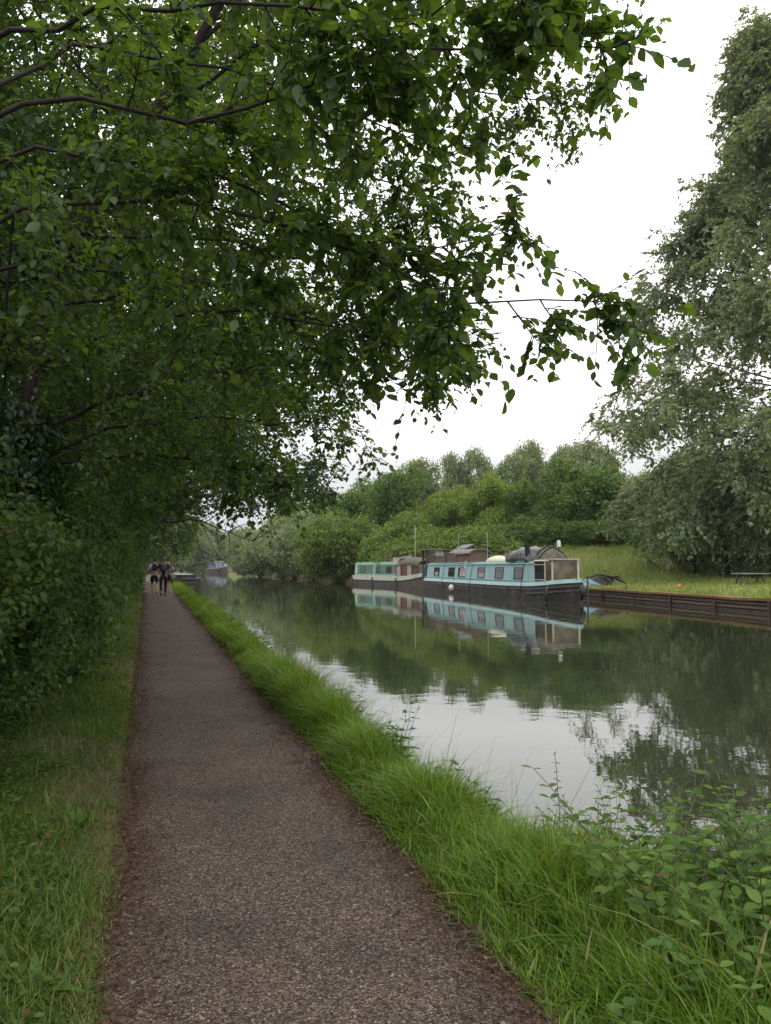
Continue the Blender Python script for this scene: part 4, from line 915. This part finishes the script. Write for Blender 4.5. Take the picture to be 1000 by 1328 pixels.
rings = [hood(9.05, .86, 2.08), hood(10.2, .88, 2.3), hood(11.5, .84, 2.32), hood(12.6, .62, 2.1)]
m.loft([r + [(p[0], p[1]*.95, p[2]-.05) for p in r[::-1]] for r in rings]); m.build('cratch_cover', M['canvas_olive'], gb)
pts = [(9.15, -.88), (10.1, -.88), (11.0, -.85), (11.8, -.74), (12.55, -.55), (12.6, .5), (9.15, .88)]
for p in pts: MB().box((p[0], p[1]*.97, 1.25), (.09, .09, 1.05)).build('cratch_post', M['mahogany'], gb)
mats = ['curtain', 'mahogany', 'curtain', 'tan_glass', 'grey_sheet', 'grey_sheet']
for i in range(6):
    a, b = pts[i], pts[i+1]
    MB().prism([(a[0], a[1]*.96, .75), (b[0], b[1]*.96, .75), (b[0], b[1]*.96, 1.76), (a[0], a[1]*.96, 1.76)], (0, .02, 0)).build('cratch_panel', M[mats[i]], gb)
for x in (.0, 4.6, 9.4): MB().box((x, -1.02, .15), (.12, .08, 1.0)).build('fender_board', M['post_wood'], gb)
def on_green(p):
    c, s = math.cos(rz2), math.sin(rz2); return (loc2[0]+c*p[0]-s*p[1], loc2[1]+s*p[0]+c*p[1], loc2[2]+p[2])
GG = 'things on the roof of the green boat'
T = thing('roof_pole', 'tall white pole standing on the green boat', 'pole', on_green((10.3, .3, 2.2)), rz2, GG); MB().bar((0, 0, 0), (.0, 0, 2.7), .03, 6).build('shaft', M['cream'], T); MB().box((0, 0, .02), (.22, .22, .05)).build('foot', M['cream'], T)
T = thing('lifebuoy', 'red and white lifebuoy propped on the green boat roof', 'lifebuoy', on_green((4.0, 0, 2.0)), rz2, GG)
for k in range(4):
    a0 = k*math.pi/2; MB().path([(.30*math.cos(a), .30*math.sin(a)*.6, .32+.30*math.sin(a)*.8) for a in np.linspace(a0, a0+math.pi/2, 7)], .085, 8).build('ring_quarter', M['orange' if k % 2 else 'white'], T, True)
T = thing('logs', 'dark log basket on the green boat roof', 'basket', on_green((4.9, .1, 1.98)), rz2, GG)
heap(T, 'cover', 0, 0, .5, [(-.9, .05), (-.7, .28), (0, .38), (.7, .26), (.9, .05)], 'black_tarp', 5); MB().path([(-.7, -.5, .02), (0, -.1, .42), (.7, .5, .05)], .02, 5).build('strap', M['pale_rope'], T)
T = thing('roof_crate', 'small cream crate at the front of the green boat roof', 'crate', on_green((8.4, -.2, 1.98)), rz2, GG); MB().box((0, 0, .16), (.9, .7, .3)).build('box', M['cream'], T); MB().box((0, 0, .33), (.96, .76, .04)).build('lid', M['off_white'], T)
T = thing('clay_pot', 'terracotta trough of soil behind the cream crate', 'planter', on_green((6.9, 0, 1.98)), rz2, GG)
MB().loft([[(-.4, -.2, 0), (.4, -.2, 0), (.4, .2, 0), (-.4, .2, 0)], [(-.5, -.26, .3), (.5, -.26, .3), (.5, .26, .3), (-.5, .26, .3)]]).build('trough', solid('terracotta', (.28, .11, .06), .8, .2, 8), T); MB().box((0, 0, .30), (.9, .44, .03)).build('soil', M['post_wood'], T)
T = thing('roof_bag', 'dark sagging bag on the green boat beside the arched hood', 'bag', on_green((9.4, .1, 2.1)), rz2, GG); heap(T, 'cover', 0, 0, .5, [(-.6, .05), (-.4, .3), (.1, .34), (.5, .2), (.6, .05)], 'black_tarp', 8); MB().path([(-.3, -.4, .1), (0, 0, .38), (.3, .4, .1)], .02, 5).build('strap', M['soot'], T)

# ------------------------------------------------------------------ barge and far boat
loc3, rz3 = frame_local((-14.9, 58.0), (-.3, .954))
bg_ = thing('barge', 'low black flat barge moored at the towpath under the drooping tree', 'barge', loc3, rz3)
s3 = [0, .15, .6, 6, 12, 13.4, 14]; MB().loft(hull_rings(s3, [.95, 1.05, 1.08, 1.08, 1.08, .8, .3], [.7]*7)).build('hull', M['hull_black'], bg_)
m = MB(); band(m, s3, [.95, 1.05, 1.08, 1.08, 1.08, .8, .3], [.60]*7, [.70]*7, .04, .04); m.box((-.03, 0, .66), (.06, 1.9, .09)).box((-.03, 0, .36), (.06, 1.8, .06)); m.build('rubbing_strake', M['strake'], bg_)
MB().loft([[(x, -.8, .68), (x, -.7, .95), (x, .7, .95), (x, .8, .68)] for x in (1.2, 12)]).build('hold_cover', M['black_tarp'], bg_)
for s in (-1, 1): MB().box((.35, s*.5, .8), (.12, .12, .3)).build('bollard', M['soot'], bg_)
loc4, rz4 = frame_local((-50.2, 219), (.72, -.69))
fb = thing('cruiser', 'far blue and white boat with a brown hull at the end of the canal', 'boat', loc4, rz4)
s4 = [0, .4, 2, 5, 7, 8.4, 9.2]; h4 = [1.2, 1.5, 1.6, 1.6, 1.5, .9, .1]
MB().loft(hull_rings(s4, h4, [1.3, 1.3, 1.3, 1.35, 1.5, 1.75, 1.9])).build('hull', M['hull_brown'], fb)
m = MB(); band(m, s4, h4, [1.2]*5+[1.6, 1.75], [1.4]*5+[1.8, 1.95], .05, .05); m.build('rubbing_strake', M['off_white'], fb)
MB().loft([[(x, -1.3, 1.3), (x, -1.15, 3.0), (x, 1.15, 3.0), (x, 1.3, 1.3)] for x in (1.6, 5.4)]).build('cabin', M['blue'], fb)
MB().box((3.5, 0, 3.08), (4.4, 2.7, .14)).build('roof', M['white'], fb)
for x in (4.3,): window(fb, x, 2.0, 1.7, 2.9, 1.3, 1.15, 1.3, 3.0, 'white', False)
m = MB()
for k in range(5): m.bar((5.8+k*.5, -1.2+k*.1, 1.4), (5.8+k*.5, -1.2+k*.1, 2.6), .06, 6); m.bar((5.8+k*.5, 1.2-k*.1, 1.4), (5.8+k*.5, 1.2-k*.1, 2.6), .06, 6)
m.bar((5.8, -1.2, 2.6), (7.8, -.8, 2.6), .06, 6); m.build('railing', M['white'], fb)

# ------------------------------------------------------------------ piling along the meadow
wl = thing('canal_wall', 'low rusty brown timber piling along the edge of the meadow', 'wall', (12.5, 25.2, WATER))
b0w = np.array([12.5, 25.2, WATER])
Ys = np.linspace(11, 47, 37); Xs = bankR(Ys); tn = nrm(np.stack([np.gradient(Xs), np.gradient(Ys)], -1)); nw = np.stack([-tn[:, 1], tn[:, 0]], -1)  # towards the water
def run(z0, z1, o0, o1, jit=0):
    r_ = np.random.default_rng(int(z0*100)+500); rings = []
    for x, y, n_ in zip(Xs, Ys, nw):
        j = r_.normal(0, jit, 2)
        rings.append([(x+n_[0]*o1-b0w[0], y+n_[1]*o1-b0w[1], z0+j[0]), (x+n_[0]*o1-b0w[0], y+n_[1]*o1-b0w[1], z1+j[0]), (x+n_[0]*o0-b0w[0], y+n_[1]*o0-b0w[1], z1+j[1]), (x+n_[0]*o0-b0w[0], y+n_[1]*o0-b0w[1], z0+j[1])])
    return MB().loft(rings)
run(-.6, .40, -.05, .06).build('backing', M['pile_gap'], wl)
run(.385, .47, -.32, .16, .015).build('capping', M['rust_cap'], wl)
run(.25, .34, .05, .13, .006).build('plank', M['pile_dark'], wl)
run(.12, .21, .05, .12, .006).build('plank', M['old_wood'], wl)
run(-.02, .08, .05, .13, .006).build('plank', M['pile_dark'], wl)
for k in range(2, 36, 3):
    p = (Xs[k]+nw[k][0]*.18-b0w[0], Ys[k]+nw[k][1]*.18-b0w[1])
    MB().bar((p[0], p[1], -.9), (p[0], p[1], .36+.06*math.sin(k)), .06, 7).build('post', M['pile_dark'], wl)
T = thing('mooring_rope', 'dark slack mooring rope from the blue bow to the meadow edge', 'rope')
a = np.array(on_boat((22.15, .05, 1.0))); b = np.array([11.3, 36.3, .35]); s = np.linspace(0, 1, 12)[:, None]
MB().path(a*(1-s)+b*s-np.array([0, 0, 1.])*(.30*s*(1-s)*4*.6), .016, 5).build('line', M['rope'], T); MB().bar(b-[0, 0, .3], b+[0, 0, .12], .022, 6).build('stake', M['soot'], T)

# scrap and cover lying on the meadow by the bow
T = thing('scrap_heap', 'black tangle of bent tubes lying on the grass by the bow', 'scrap', (11.9, 42.0, .3), .3)
r_ = np.random.default_rng(4)
for k in range(7):
    c = np.array([r_.uniform(-.8, .9), r_.uniform(-.3, .3), .25]); R_ = r_.uniform(.18, .34); t_ = r_.uniform(0, 1)
    MB().path([c+[R_*math.cos(a), R_*math.sin(a)*.4+t_*.1, R_*math.sin(a)*.8] for a in np.linspace(0, 5.6, 14)], .035, 6).build('bent_tube', M['soot'], T)
MB().path([(-1.0, 0, .45), (-.3, .1, .62), (.4, 0, .5), (1.3, -.1, .12)], .05, 6).build('bar', M['soot'], T)
heap(T, 'bag', 0, 0, .35, [(-.9, .05), (-.7, .42), (-.3, .5), (.1, .3), (.3, .05)], 'soot', 12)
T = thing('tarpaulin', 'faded blue tarpaulin crumpled between the bow and the black tangle', 'tarpaulin', (10.75, 41.0, .26), .2)
heap(T, 'cover', 0, 0, .4, [(-.6, .04), (-.45, .3), (0, .42), (.4, .26), (.6, .04)], 'blue_tarp', 15); MB().path([(-.5, -.3, .1), (0, 0, .46), (.5, .2, .1)], .02, 5).build('cord', M['pale_rope'], T)
T = thing('litter_cup', 'small orange cup dropped on the meadow', 'cup', (13.4, 35.4, float(z_at(13.4, 35.4)[0])+.02))
MB().loft([[(r0*math.cos(a), r0*math.sin(a), zz) for a in np.linspace(0, 6.283, 13)[:-1]] for r0, zz in ((.06, 0), (.085, .17))]).build('cup', M['orange'], T, True); MB().bar((0, 0, .17), (0, 0, .185), .09, 12).build('rim', M['cream'], T)

# ------------------------------------------------------------------ bench table on the meadow
bz = float(z_at(17.5, 37)[0]); T = thing('picnic_table', 'low silvery timber picnic table standing on the meadow', 'table', (17.45, 37, bz), .12)
m = MB()
for k in range(4): m.box((0, -.36+k*.24, .50), (1.35, .22, .05))
m.build('tabletop', M['bench_grey'], T, bevel=.006)
for sx in (-1, 1):
    for sy in (-1, 1): MB().bar((sx*.46, sy*.22, .48), (sx*.56, sy*.36, -.06), .045, 6).build('leg', M['bench_leg'], T)
MB().box((0, 0, .40), (1.05, .08, .08)).box((.46, 0, .43), (.06, .62, .07)).box((-.46, 0, .43), (.06, .62, .07)).build('brace', M['bench_leg'], T)

# ------------------------------------------------------------------ weeds
def fr(v): return nrm(np.asarray(v, float))
def weed(name, label, cat, loc, h, nst, leaf, ratio, mat, spread=.12, pairs=7, arch=.3, shape=OVAL, group=None, up=.2, side=0.0):
    T = thing(name, label, cat, loc, rng.uniform(0, 6.28) if side == 0 else side, group)
    az = rng.uniform(0, 6.28, nst); hh = h*rng.uniform(.55, 1.1, nst); s = np.linspace(0, 1, 8)
    bx = rng.normal(0, spread*.5, (nst, 2)); d = np.stack([np.cos(az), np.sin(az)], -1)*(arch*hh*rng.uniform(.3, 1.2, nst))[:, None]
    P = np.zeros((nst, 8, 3))
    for k in range(2): P[:, :, k] = bx[:, k:k+1] + d[:, k:k+1]*s**1.6 + rng.normal(0, .006, (nst, 8))
    P[:, :, 2] = hh[:, None]*(s - .28*arch*s**2) - .03
    for k in range(nst): tubes('stem', [(P[k:k+1], np.linspace(.0032, .0012, 8)[None]*(h/.5)**.5, 5)], M['red_stem'], T)
    t = np.tile(np.repeat(np.linspace(.18, 1, pairs), 2), nst); big = np.repeat(P, pairs*2, axis=0); p, tan = along(big, np.clip(t, 0, .999)); n = len(t)
    ph = np.repeat(np.arange(pairs*nst), 2)*1.7 + np.tile([0, math.pi], pairs*nst) + rng.normal(0, .25, n)
    out = np.stack([np.cos(ph), np.sin(ph), 0*ph], -1); D = fr(out + np.array([0, 0, up]) + rng.normal(0, .2, (n, 3)) - np.array([0, 0, .35])*(1-t)[:, None]); N = fr(np.array([0, 0, 1.]) - out*.2 + rng.normal(0, .2, (n, 3)))
    L = leaf*rng.uniform(.6, 1.2, n)*(1.1-.55*t); 
    leaves('foliage', p, D, N, L, L*ratio, M[mat], T, np.clip(np.repeat(rng.uniform(.1, .7, nst), pairs*2)+rng.normal(0, .15, n)+.1*t, 0, 1), shape)
    return T
GN = 'nettles along the canal edge'
LN = 'leafy nettle growing among the long grass at the canal edge'
w1 = weed('nettle', LN, 'nettle', (float(pR(5.3))+.55, 5.3, -.02), .46, 5, .10, .55, 'weed_leaf', group=GN)
w2 = weed('nettle', LN, 'nettle', (float(pR(6.6))+.55, 6.6, -.02), .42, 6, .085, .5, 'weed_leaf', group=GN, arch=.45)
for i, (Y, o_, s) in enumerate([(4.1, .66, .9), (4.7, .6, .75), (5.0, .4, .7), (5.9, .62, .95), (7.4, .6, 1.0), (8.3, .66, .9), (9.4, .6, 1.1), (10.6, .66, 1.1), (11.8, .55, 1.2), (12.6, .66, 1.4), (13.4, .6, 1.5), (14.2, .66, 1.3), (15.4, .62, 1.2), (17, .7, 1.4), (19.5, .7, 1.3), (22, .75, 1.5), (26, .8, 1.6), (3.5, .85, .8)]):
    x = float(pR(Y))+o_; s *= 1.25; copy_thing(w1 if i % 2 else w2, (x, Y, float(z_at(x, Y)[0])), rng.uniform(0, 6.28), (s, s, s))
br = [(1.12, 2.72, .50, 'broad-leaved bramble at the lower right corner, nearest the path'), (1.52, 2.95, .50, 'broad-leaved bramble with reddish tips, tallest in the right corner'), (1.30, 3.25, .42, 'broad-leaved bramble against the bright water left of the tall one'), (1.78, 3.3, .42, 'broad-leaved bramble trailing over the water at the right edge'), (1.22, 2.42, .44, 'dense bramble at the bottom right edge'), (1.05, 3.4, .34, 'small bramble where the long grass ends')]
for x, Y, h, lab in br:
    weed('bramble', lab, 'bramble', (x, Y, max(-.17, float(z_at(x, Y)[0]))), h+.14, 34, .088, .80, 'bramble_leaf', spread=.36, pairs=7, arch=.7, group='brambles at the lower right', up=.25)
weed('willow_sprig', 'slender upright sprig with small leaves rising against the bright water', 'sapling', (.83, 3.62, -.12), .60, 2, .042, .6, 'weed_leaf', spread=.06, pairs=13, arch=.12)
weed('rose_spray', 'bushy spray of small rounded leaves beside the slender sprig', 'shrub', (1.0, 3.62, -.14), .44, 12, .045, .75, 'bramble_leaf', spread=.22, pairs=9, arch=.5)
# dock rosettes and low leaves on the shaded side
def rosette(label, loc, n, L, group='dock plants on the shaded verge'):
    T = thing('dock_plant', label, 'dock', loc, rng.uniform(0, 6.28), group)
    for k in range(n):
        a = k*2.4+rng.normal(0, .2); l = L*rng.uniform(.7, 1.15); s = np.linspace(0, 1, 7); el = rng.uniform(.6, 1.15)
        c = np.stack([np.cos(a)*l*s*math.cos(el*.8), np.sin(a)*l*s*math.cos(el*.8), l*(s*math.sin(el) - .35*s**2)], -1)
        sd = np.array([-math.sin(a), math.cos(a), 0]); w_ = l*.085*np.sin(np.pi*np.clip(s, .04, 1)**.8)+.002
        v = []
        for p, q in zip(c, w_): v += [p-sd*q+[0, 0, q*.35], p, p+sd*q+[0, 0, q*.35]]
        V = np.array(v); f = [(3*i, 3*i+1, 3*i+4, 3*i+3) for i in range(6)] + [(3*i+1, 3*i+2, 3*i+5, 3*i+4) for i in range(6)]
        template_mesh('leaf', V[None], f, M['weed_leaf'], T, np.array([rng.uniform(.5, .85)]))
    return T
rosette('dock plant with long strap leaves low at the bottom left', (-1.06, 2.42, .0), 7, .20)
rosette('dock plant with upright leaves at the left edge above the other one', (-1.45, 2.85, .03), 5, .18)
rosette('small dock plant at the edge of the path, half way up the shaded grass', (-1.50, 3.9, .02), 6, .15)
n = 20000; Y = 1.7+12.5*rng.random(n)**1.5; u = rng.beta(1.8, 1.4, n); x = pL(Y)-.12-u*1.1
k = (np.sin(Y*2.9+x*5)+np.sin(Y*1.3-x*7)+rng.normal(0, .5, n)+u*1.6) > .35; x, Y = x[k], Y[k]; n = len(x)
D = nrm(np.stack([rng.normal(0, 1, n), rng.normal(0, 1, n), rng.normal(0, .25, n)], -1)); N = nrm(np.stack([rng.normal(0, .35, n), rng.normal(0, .35, n), np.ones(n)], -1))
L = rng.uniform(.018, .045, n); tag(leaves('ground_cover_weeds', np.stack([x, Y, z_at(x, Y)+rng.uniform(.01, .10, n)+.14*rng.random(n)*sm((pL(Y)-x-.5)/.5)], -1), D, N, L, L*.85, M['hedge_leaf'], None, np.clip(rng.normal(.5, .25, n), 0, 1), OVAL), kind='stuff')

# ------------------------------------------------------------------ three people on the path
M['skin'] = solid('skin', (.40, .23, .16), .55, .1, 8); M['shirt_white'] = solid('white_running_shirt', (.66, .67, .70), .8, .06, 12); M['cloth_orange'] = solid('orange_cloth', (.75, .13, .04), .8, .1, 12)
M['cloth_black'] = solid('black_cloth', (.014, .014, .017), .85, .3, 12); M['cloth_navy'] = solid('dark_navy_cloth', (.020, .024, .034), .85, .3, 12); M['cloth_grey'] = solid('grey_cloth', (.09, .10, .10), .85, .2, 12)
M['hair_dark'] = solid('dark_hair', (.018, .013, .010), .6, .4, 30); M['hair_fair'] = solid('fair_brown_hair', (.16, .085, .045), .6, .3, 30); M['shoe_orange'] = solid('orange_shoes', (.55, .09, .03), .6, .2, 12)
def skin(name, chains, mat, parent, sub=2):
    """chains: list of lists of (point, radius); first point of a chain may be an existing point to branch from"""
    key = {}; V = []; Rr = []; E_l = []
    for ch in chains:
        prev = None
        for p, r in ch:
            q = tuple(round(c, 4) for c in p)
            if q not in key: key[q] = len(V); V.append(q); Rr.append(r)
            i = key[q]
            if prev is not None and prev != i: E_l.append((prev, i))
            prev = i
    me = bpy.data.meshes.new(name); me.from_pydata(V, E_l, []); me.materials.append(mat)
    o = link(bpy.data.objects.new(name, me), parent)
    md = o.modifiers.new('skin', 'SKIN'); md.use_smooth_shade = True
    sv = me.skin_vertices[0].data
    for i, r in enumerate(Rr): sv[i].radius = (r, r) if not isinstance(r, tuple) else r
    sv[0].use_root = True
    s_ = o.modifiers.new('subdivision', 'SUBSURF'); s_.levels = sub; s_.render_levels = sub
    return o
def person(label, loc, rz, ph, skinm, top, bottom, short, hair, shoe, sleeve, hem=None, scale=1.0):
    """seen from behind in mid stride; ph = +1 left leg forward, -1 right leg forward"""
    T = thing('person', label, 'person', loc, rz, 'people on the towpath'); T.scale = (scale,)*3
    pel, sp, che, ne, he, tp_ = (0, 0, .94), (0, .01, 1.12), (0, .03, 1.34), (0, .035, 1.49), (0, .05, 1.58), (0, .045, 1.69)
    A_ = {}
    for s in (-1, 1):
        f = ph*(-s)  # this leg forward?
        hip = (s*.10, 0, .90)
        if f > 0: knee, ank, toe = (s*.10, .20, .52), (s*.09, .10, .10), (s*.095, .30, .05)
        else: knee, ank, toe = (s*.10, .02, .49), (s*.09, -.26, .20), (s*.095, -.20, .05)
        sh_ = (s*.185, .02, 1.40); el = (s*.265, -.12 if f > 0 else .02, 1.15); wr = (s*.235, .02 if f > 0 else .20, 1.02 if f > 0 else 1.12)
        A_[s] = (hip, knee, ank, toe, sh_, el, wr)
    ch = [[(pel, (.15, .11)), (sp, (.135, .10)), (che, (.165, .115)), (ne, .058), (he, (.082, .095)), (tp_, (.06, .07))]]
    for s in (-1, 1):
        hip, knee, ank, toe, sh_, el, wr = A_[s]
        ch.append([(pel, 0), (hip, .092), (tuple((np.array(hip)+knee)/2), .082), (knee, .058), (tuple(np.array(knee)*.6+np.array(ank)*.4), .056), (ank, .036), (toe, .034)])
        palm = tuple(np.array(wr)+np.array([0, .07, .01])); ch.append([(che, 0), (sh_, .062), (el, .042), (wr, .027), (palm, .03)])
        for k in range(4):
            b_ = np.array(palm)+np.array([s*.0, .03, .028-.018*k]); ch.append([(palm, 0), (tuple(b_), .010), (tuple(b_+[-s*.01, .03, -.004]), .009), (tuple(b_+[-s*.03, .045-.004*k, -.006]), .008)])
        th = np.array(palm)+np.array([-s*.03, .0, .025]); ch.append([(palm, 0), (tuple(th), .011), (tuple(th+[-s*.012, .03, .008]), .009)])
    ch.append([(he, 0), ((0, .155, 1.585), .016)])  # nose
    skin('body', ch, skinm, T)
    # ears
    m = MB()
    for s in (-1, 1): m.sphere((s*.085, .04, 1.59), (.014, .025, .034), 8, 6)
    m.build('ear', skinm, T, True)
    c2 = [[((0, 0, .90), (.158, .118)), ((0, 0, .98), (.160, .120)), ((0, .01, 1.12), (.148, .112)), (che, (.178, .128)), ((0, .03, 1.45), (.09, .08))]]
    for s in (-1, 1):
        hip, knee, ank, toe, sh_, el, wr = A_[s]; c2.append([(che, 0), (sh_, .075), (tuple(np.array(sh_)*(1-sleeve)+np.array(el)*sleeve), .06)] + ([(tuple(np.array(el)*.2+np.array(wr)*.8), .04)] if sleeve >= 1 else []))
    skin('shirt', c2, top, T)
    if hem: skin('shirt_hem', [[((0, 0, .94), (.182, .142)), ((0, 0, 1.13), (.170, .132))]], hem, T)
    c3 = [[((0, 0, .99), (.150, .112)), ((0, 0, .92), (.162, .122))]]
    for s in (-1, 1):
        hip, knee, ank, toe, sh_, el, wr = A_[s]; mid = np.array(hip)*.5+np.array(knee)*.5
        c3.append([((0, 0, .92), 0), (hip, .105), (tuple(mid), .105 if short else .09)] + ([(tuple(np.array(hip)*.2+np.array(knee)*.8), .098)] if short else [(knee, .07), (tuple(np.array(knee)*.5+np.array(ank)*.5), .066), (tuple(np.array(ank)+[0, 0, .03]), .05)]))
    skin('shorts' if short else 'trousers', c3, bottom, T)
    for s in (-1, 1):
        hip, knee, ank, toe, *_ = A_[s]; hl = np.array(ank)+[0, -.05, -.05]
        skin('shoe', [[(tuple(hl), .045), (tuple(np.array(ank)*.4+np.array(toe)*.6), .046), (tuple(toe), .040)]], shoe, T, 1)
    skin('hair', [[((0, .0, 1.57), (.06, .05)), ((0, .005, 1.65), (.088, .09)), ((0, .045, 1.71), (.075, .08)), ((0, .09, 1.70), (.05, .04))]], hair, T)
    return T
az = math.atan2(.31, 1)
p1 = (-10.86, 36.4, .012); p2 = (-9.93, 34.6, .012); p3 = (-11.05, 39.2, .012)
person('person in a white running top and black shorts with a black rucksack', p1, az, 1, M['skin'], M['shirt_white'], M['cloth_black'], True, M['hair_dark'], M['shoe_orange'], .75, M['cloth_orange'])
person('person in all dark clothes and long trousers with fair brown hair', p2, az, -1, M['skin'], M['cloth_navy'], M['cloth_black'], False, M['hair_fair'], M['cloth_black'], .8)
person('bare-legged person in dark top half hidden between the other two', p3, az, -1, M['skin'], M['cloth_grey'], M['cloth_black'], True, M['hair_dark'], M['shoe_orange'], .6, scale=1.02)
def rucksack(label, p, mat, s=1.0):
    T = thing('rucksack', label, 'rucksack', p, az)
    q = lambda v: v
    MB().loft([[(-.13*s, -.13, z0), (.13*s, -.13, z0), (.15*s, -.13-d*.5, z0), (.11*s, -.13-d, z0), (-.11*s, -.13-d, z0), (-.15*s, -.13-d*.5, z0)] for z0, d in ((1.13, .07), (1.17, .14), (1.27, .16), (1.38, .13), (1.45, .05))]).build('bag', mat, T, True)
    MB().box((0, -.285, 1.25), (.18*s, .04, .13)).build('pocket', mat, T, bevel=.01)
    m = MB()
    for sx in (-1, 1): m.path([(sx*.09, -.14, 1.42), (sx*.10, -.05, 1.52), (sx*.11, .10, 1.50), (sx*.12, .19, 1.36), (sx*.13, .17, 1.18), (sx*.17, .02, 1.14), (sx*.12, -.14, 1.16)], .018, 6)
    m.build('strap', M['cloth_grey'], T)
rucksack('black rucksack worn over the white running top', p1, M['cloth_black'], .78)
rucksack('grey-topped dark rucksack on the back of the person in dark clothes', p2, M['cloth_grey'], .72)

# ------------------------------------------------------------------ damp air
m, t, o_ = new_mat('damp_air')
pv = nd(t, 'ShaderNodeVolumePrincipled', {'Density': .0002, 'Anisotropy': .2}); pv.inputs['Color'].default_value = (.93, .95, .98, 1); t.links.new(pv.outputs[0], o_.inputs['Volume'])
hz = MB().box((-150, 300, 29), (700, 700, 62)).build('haze', m); tag(hz, kind='stuff')
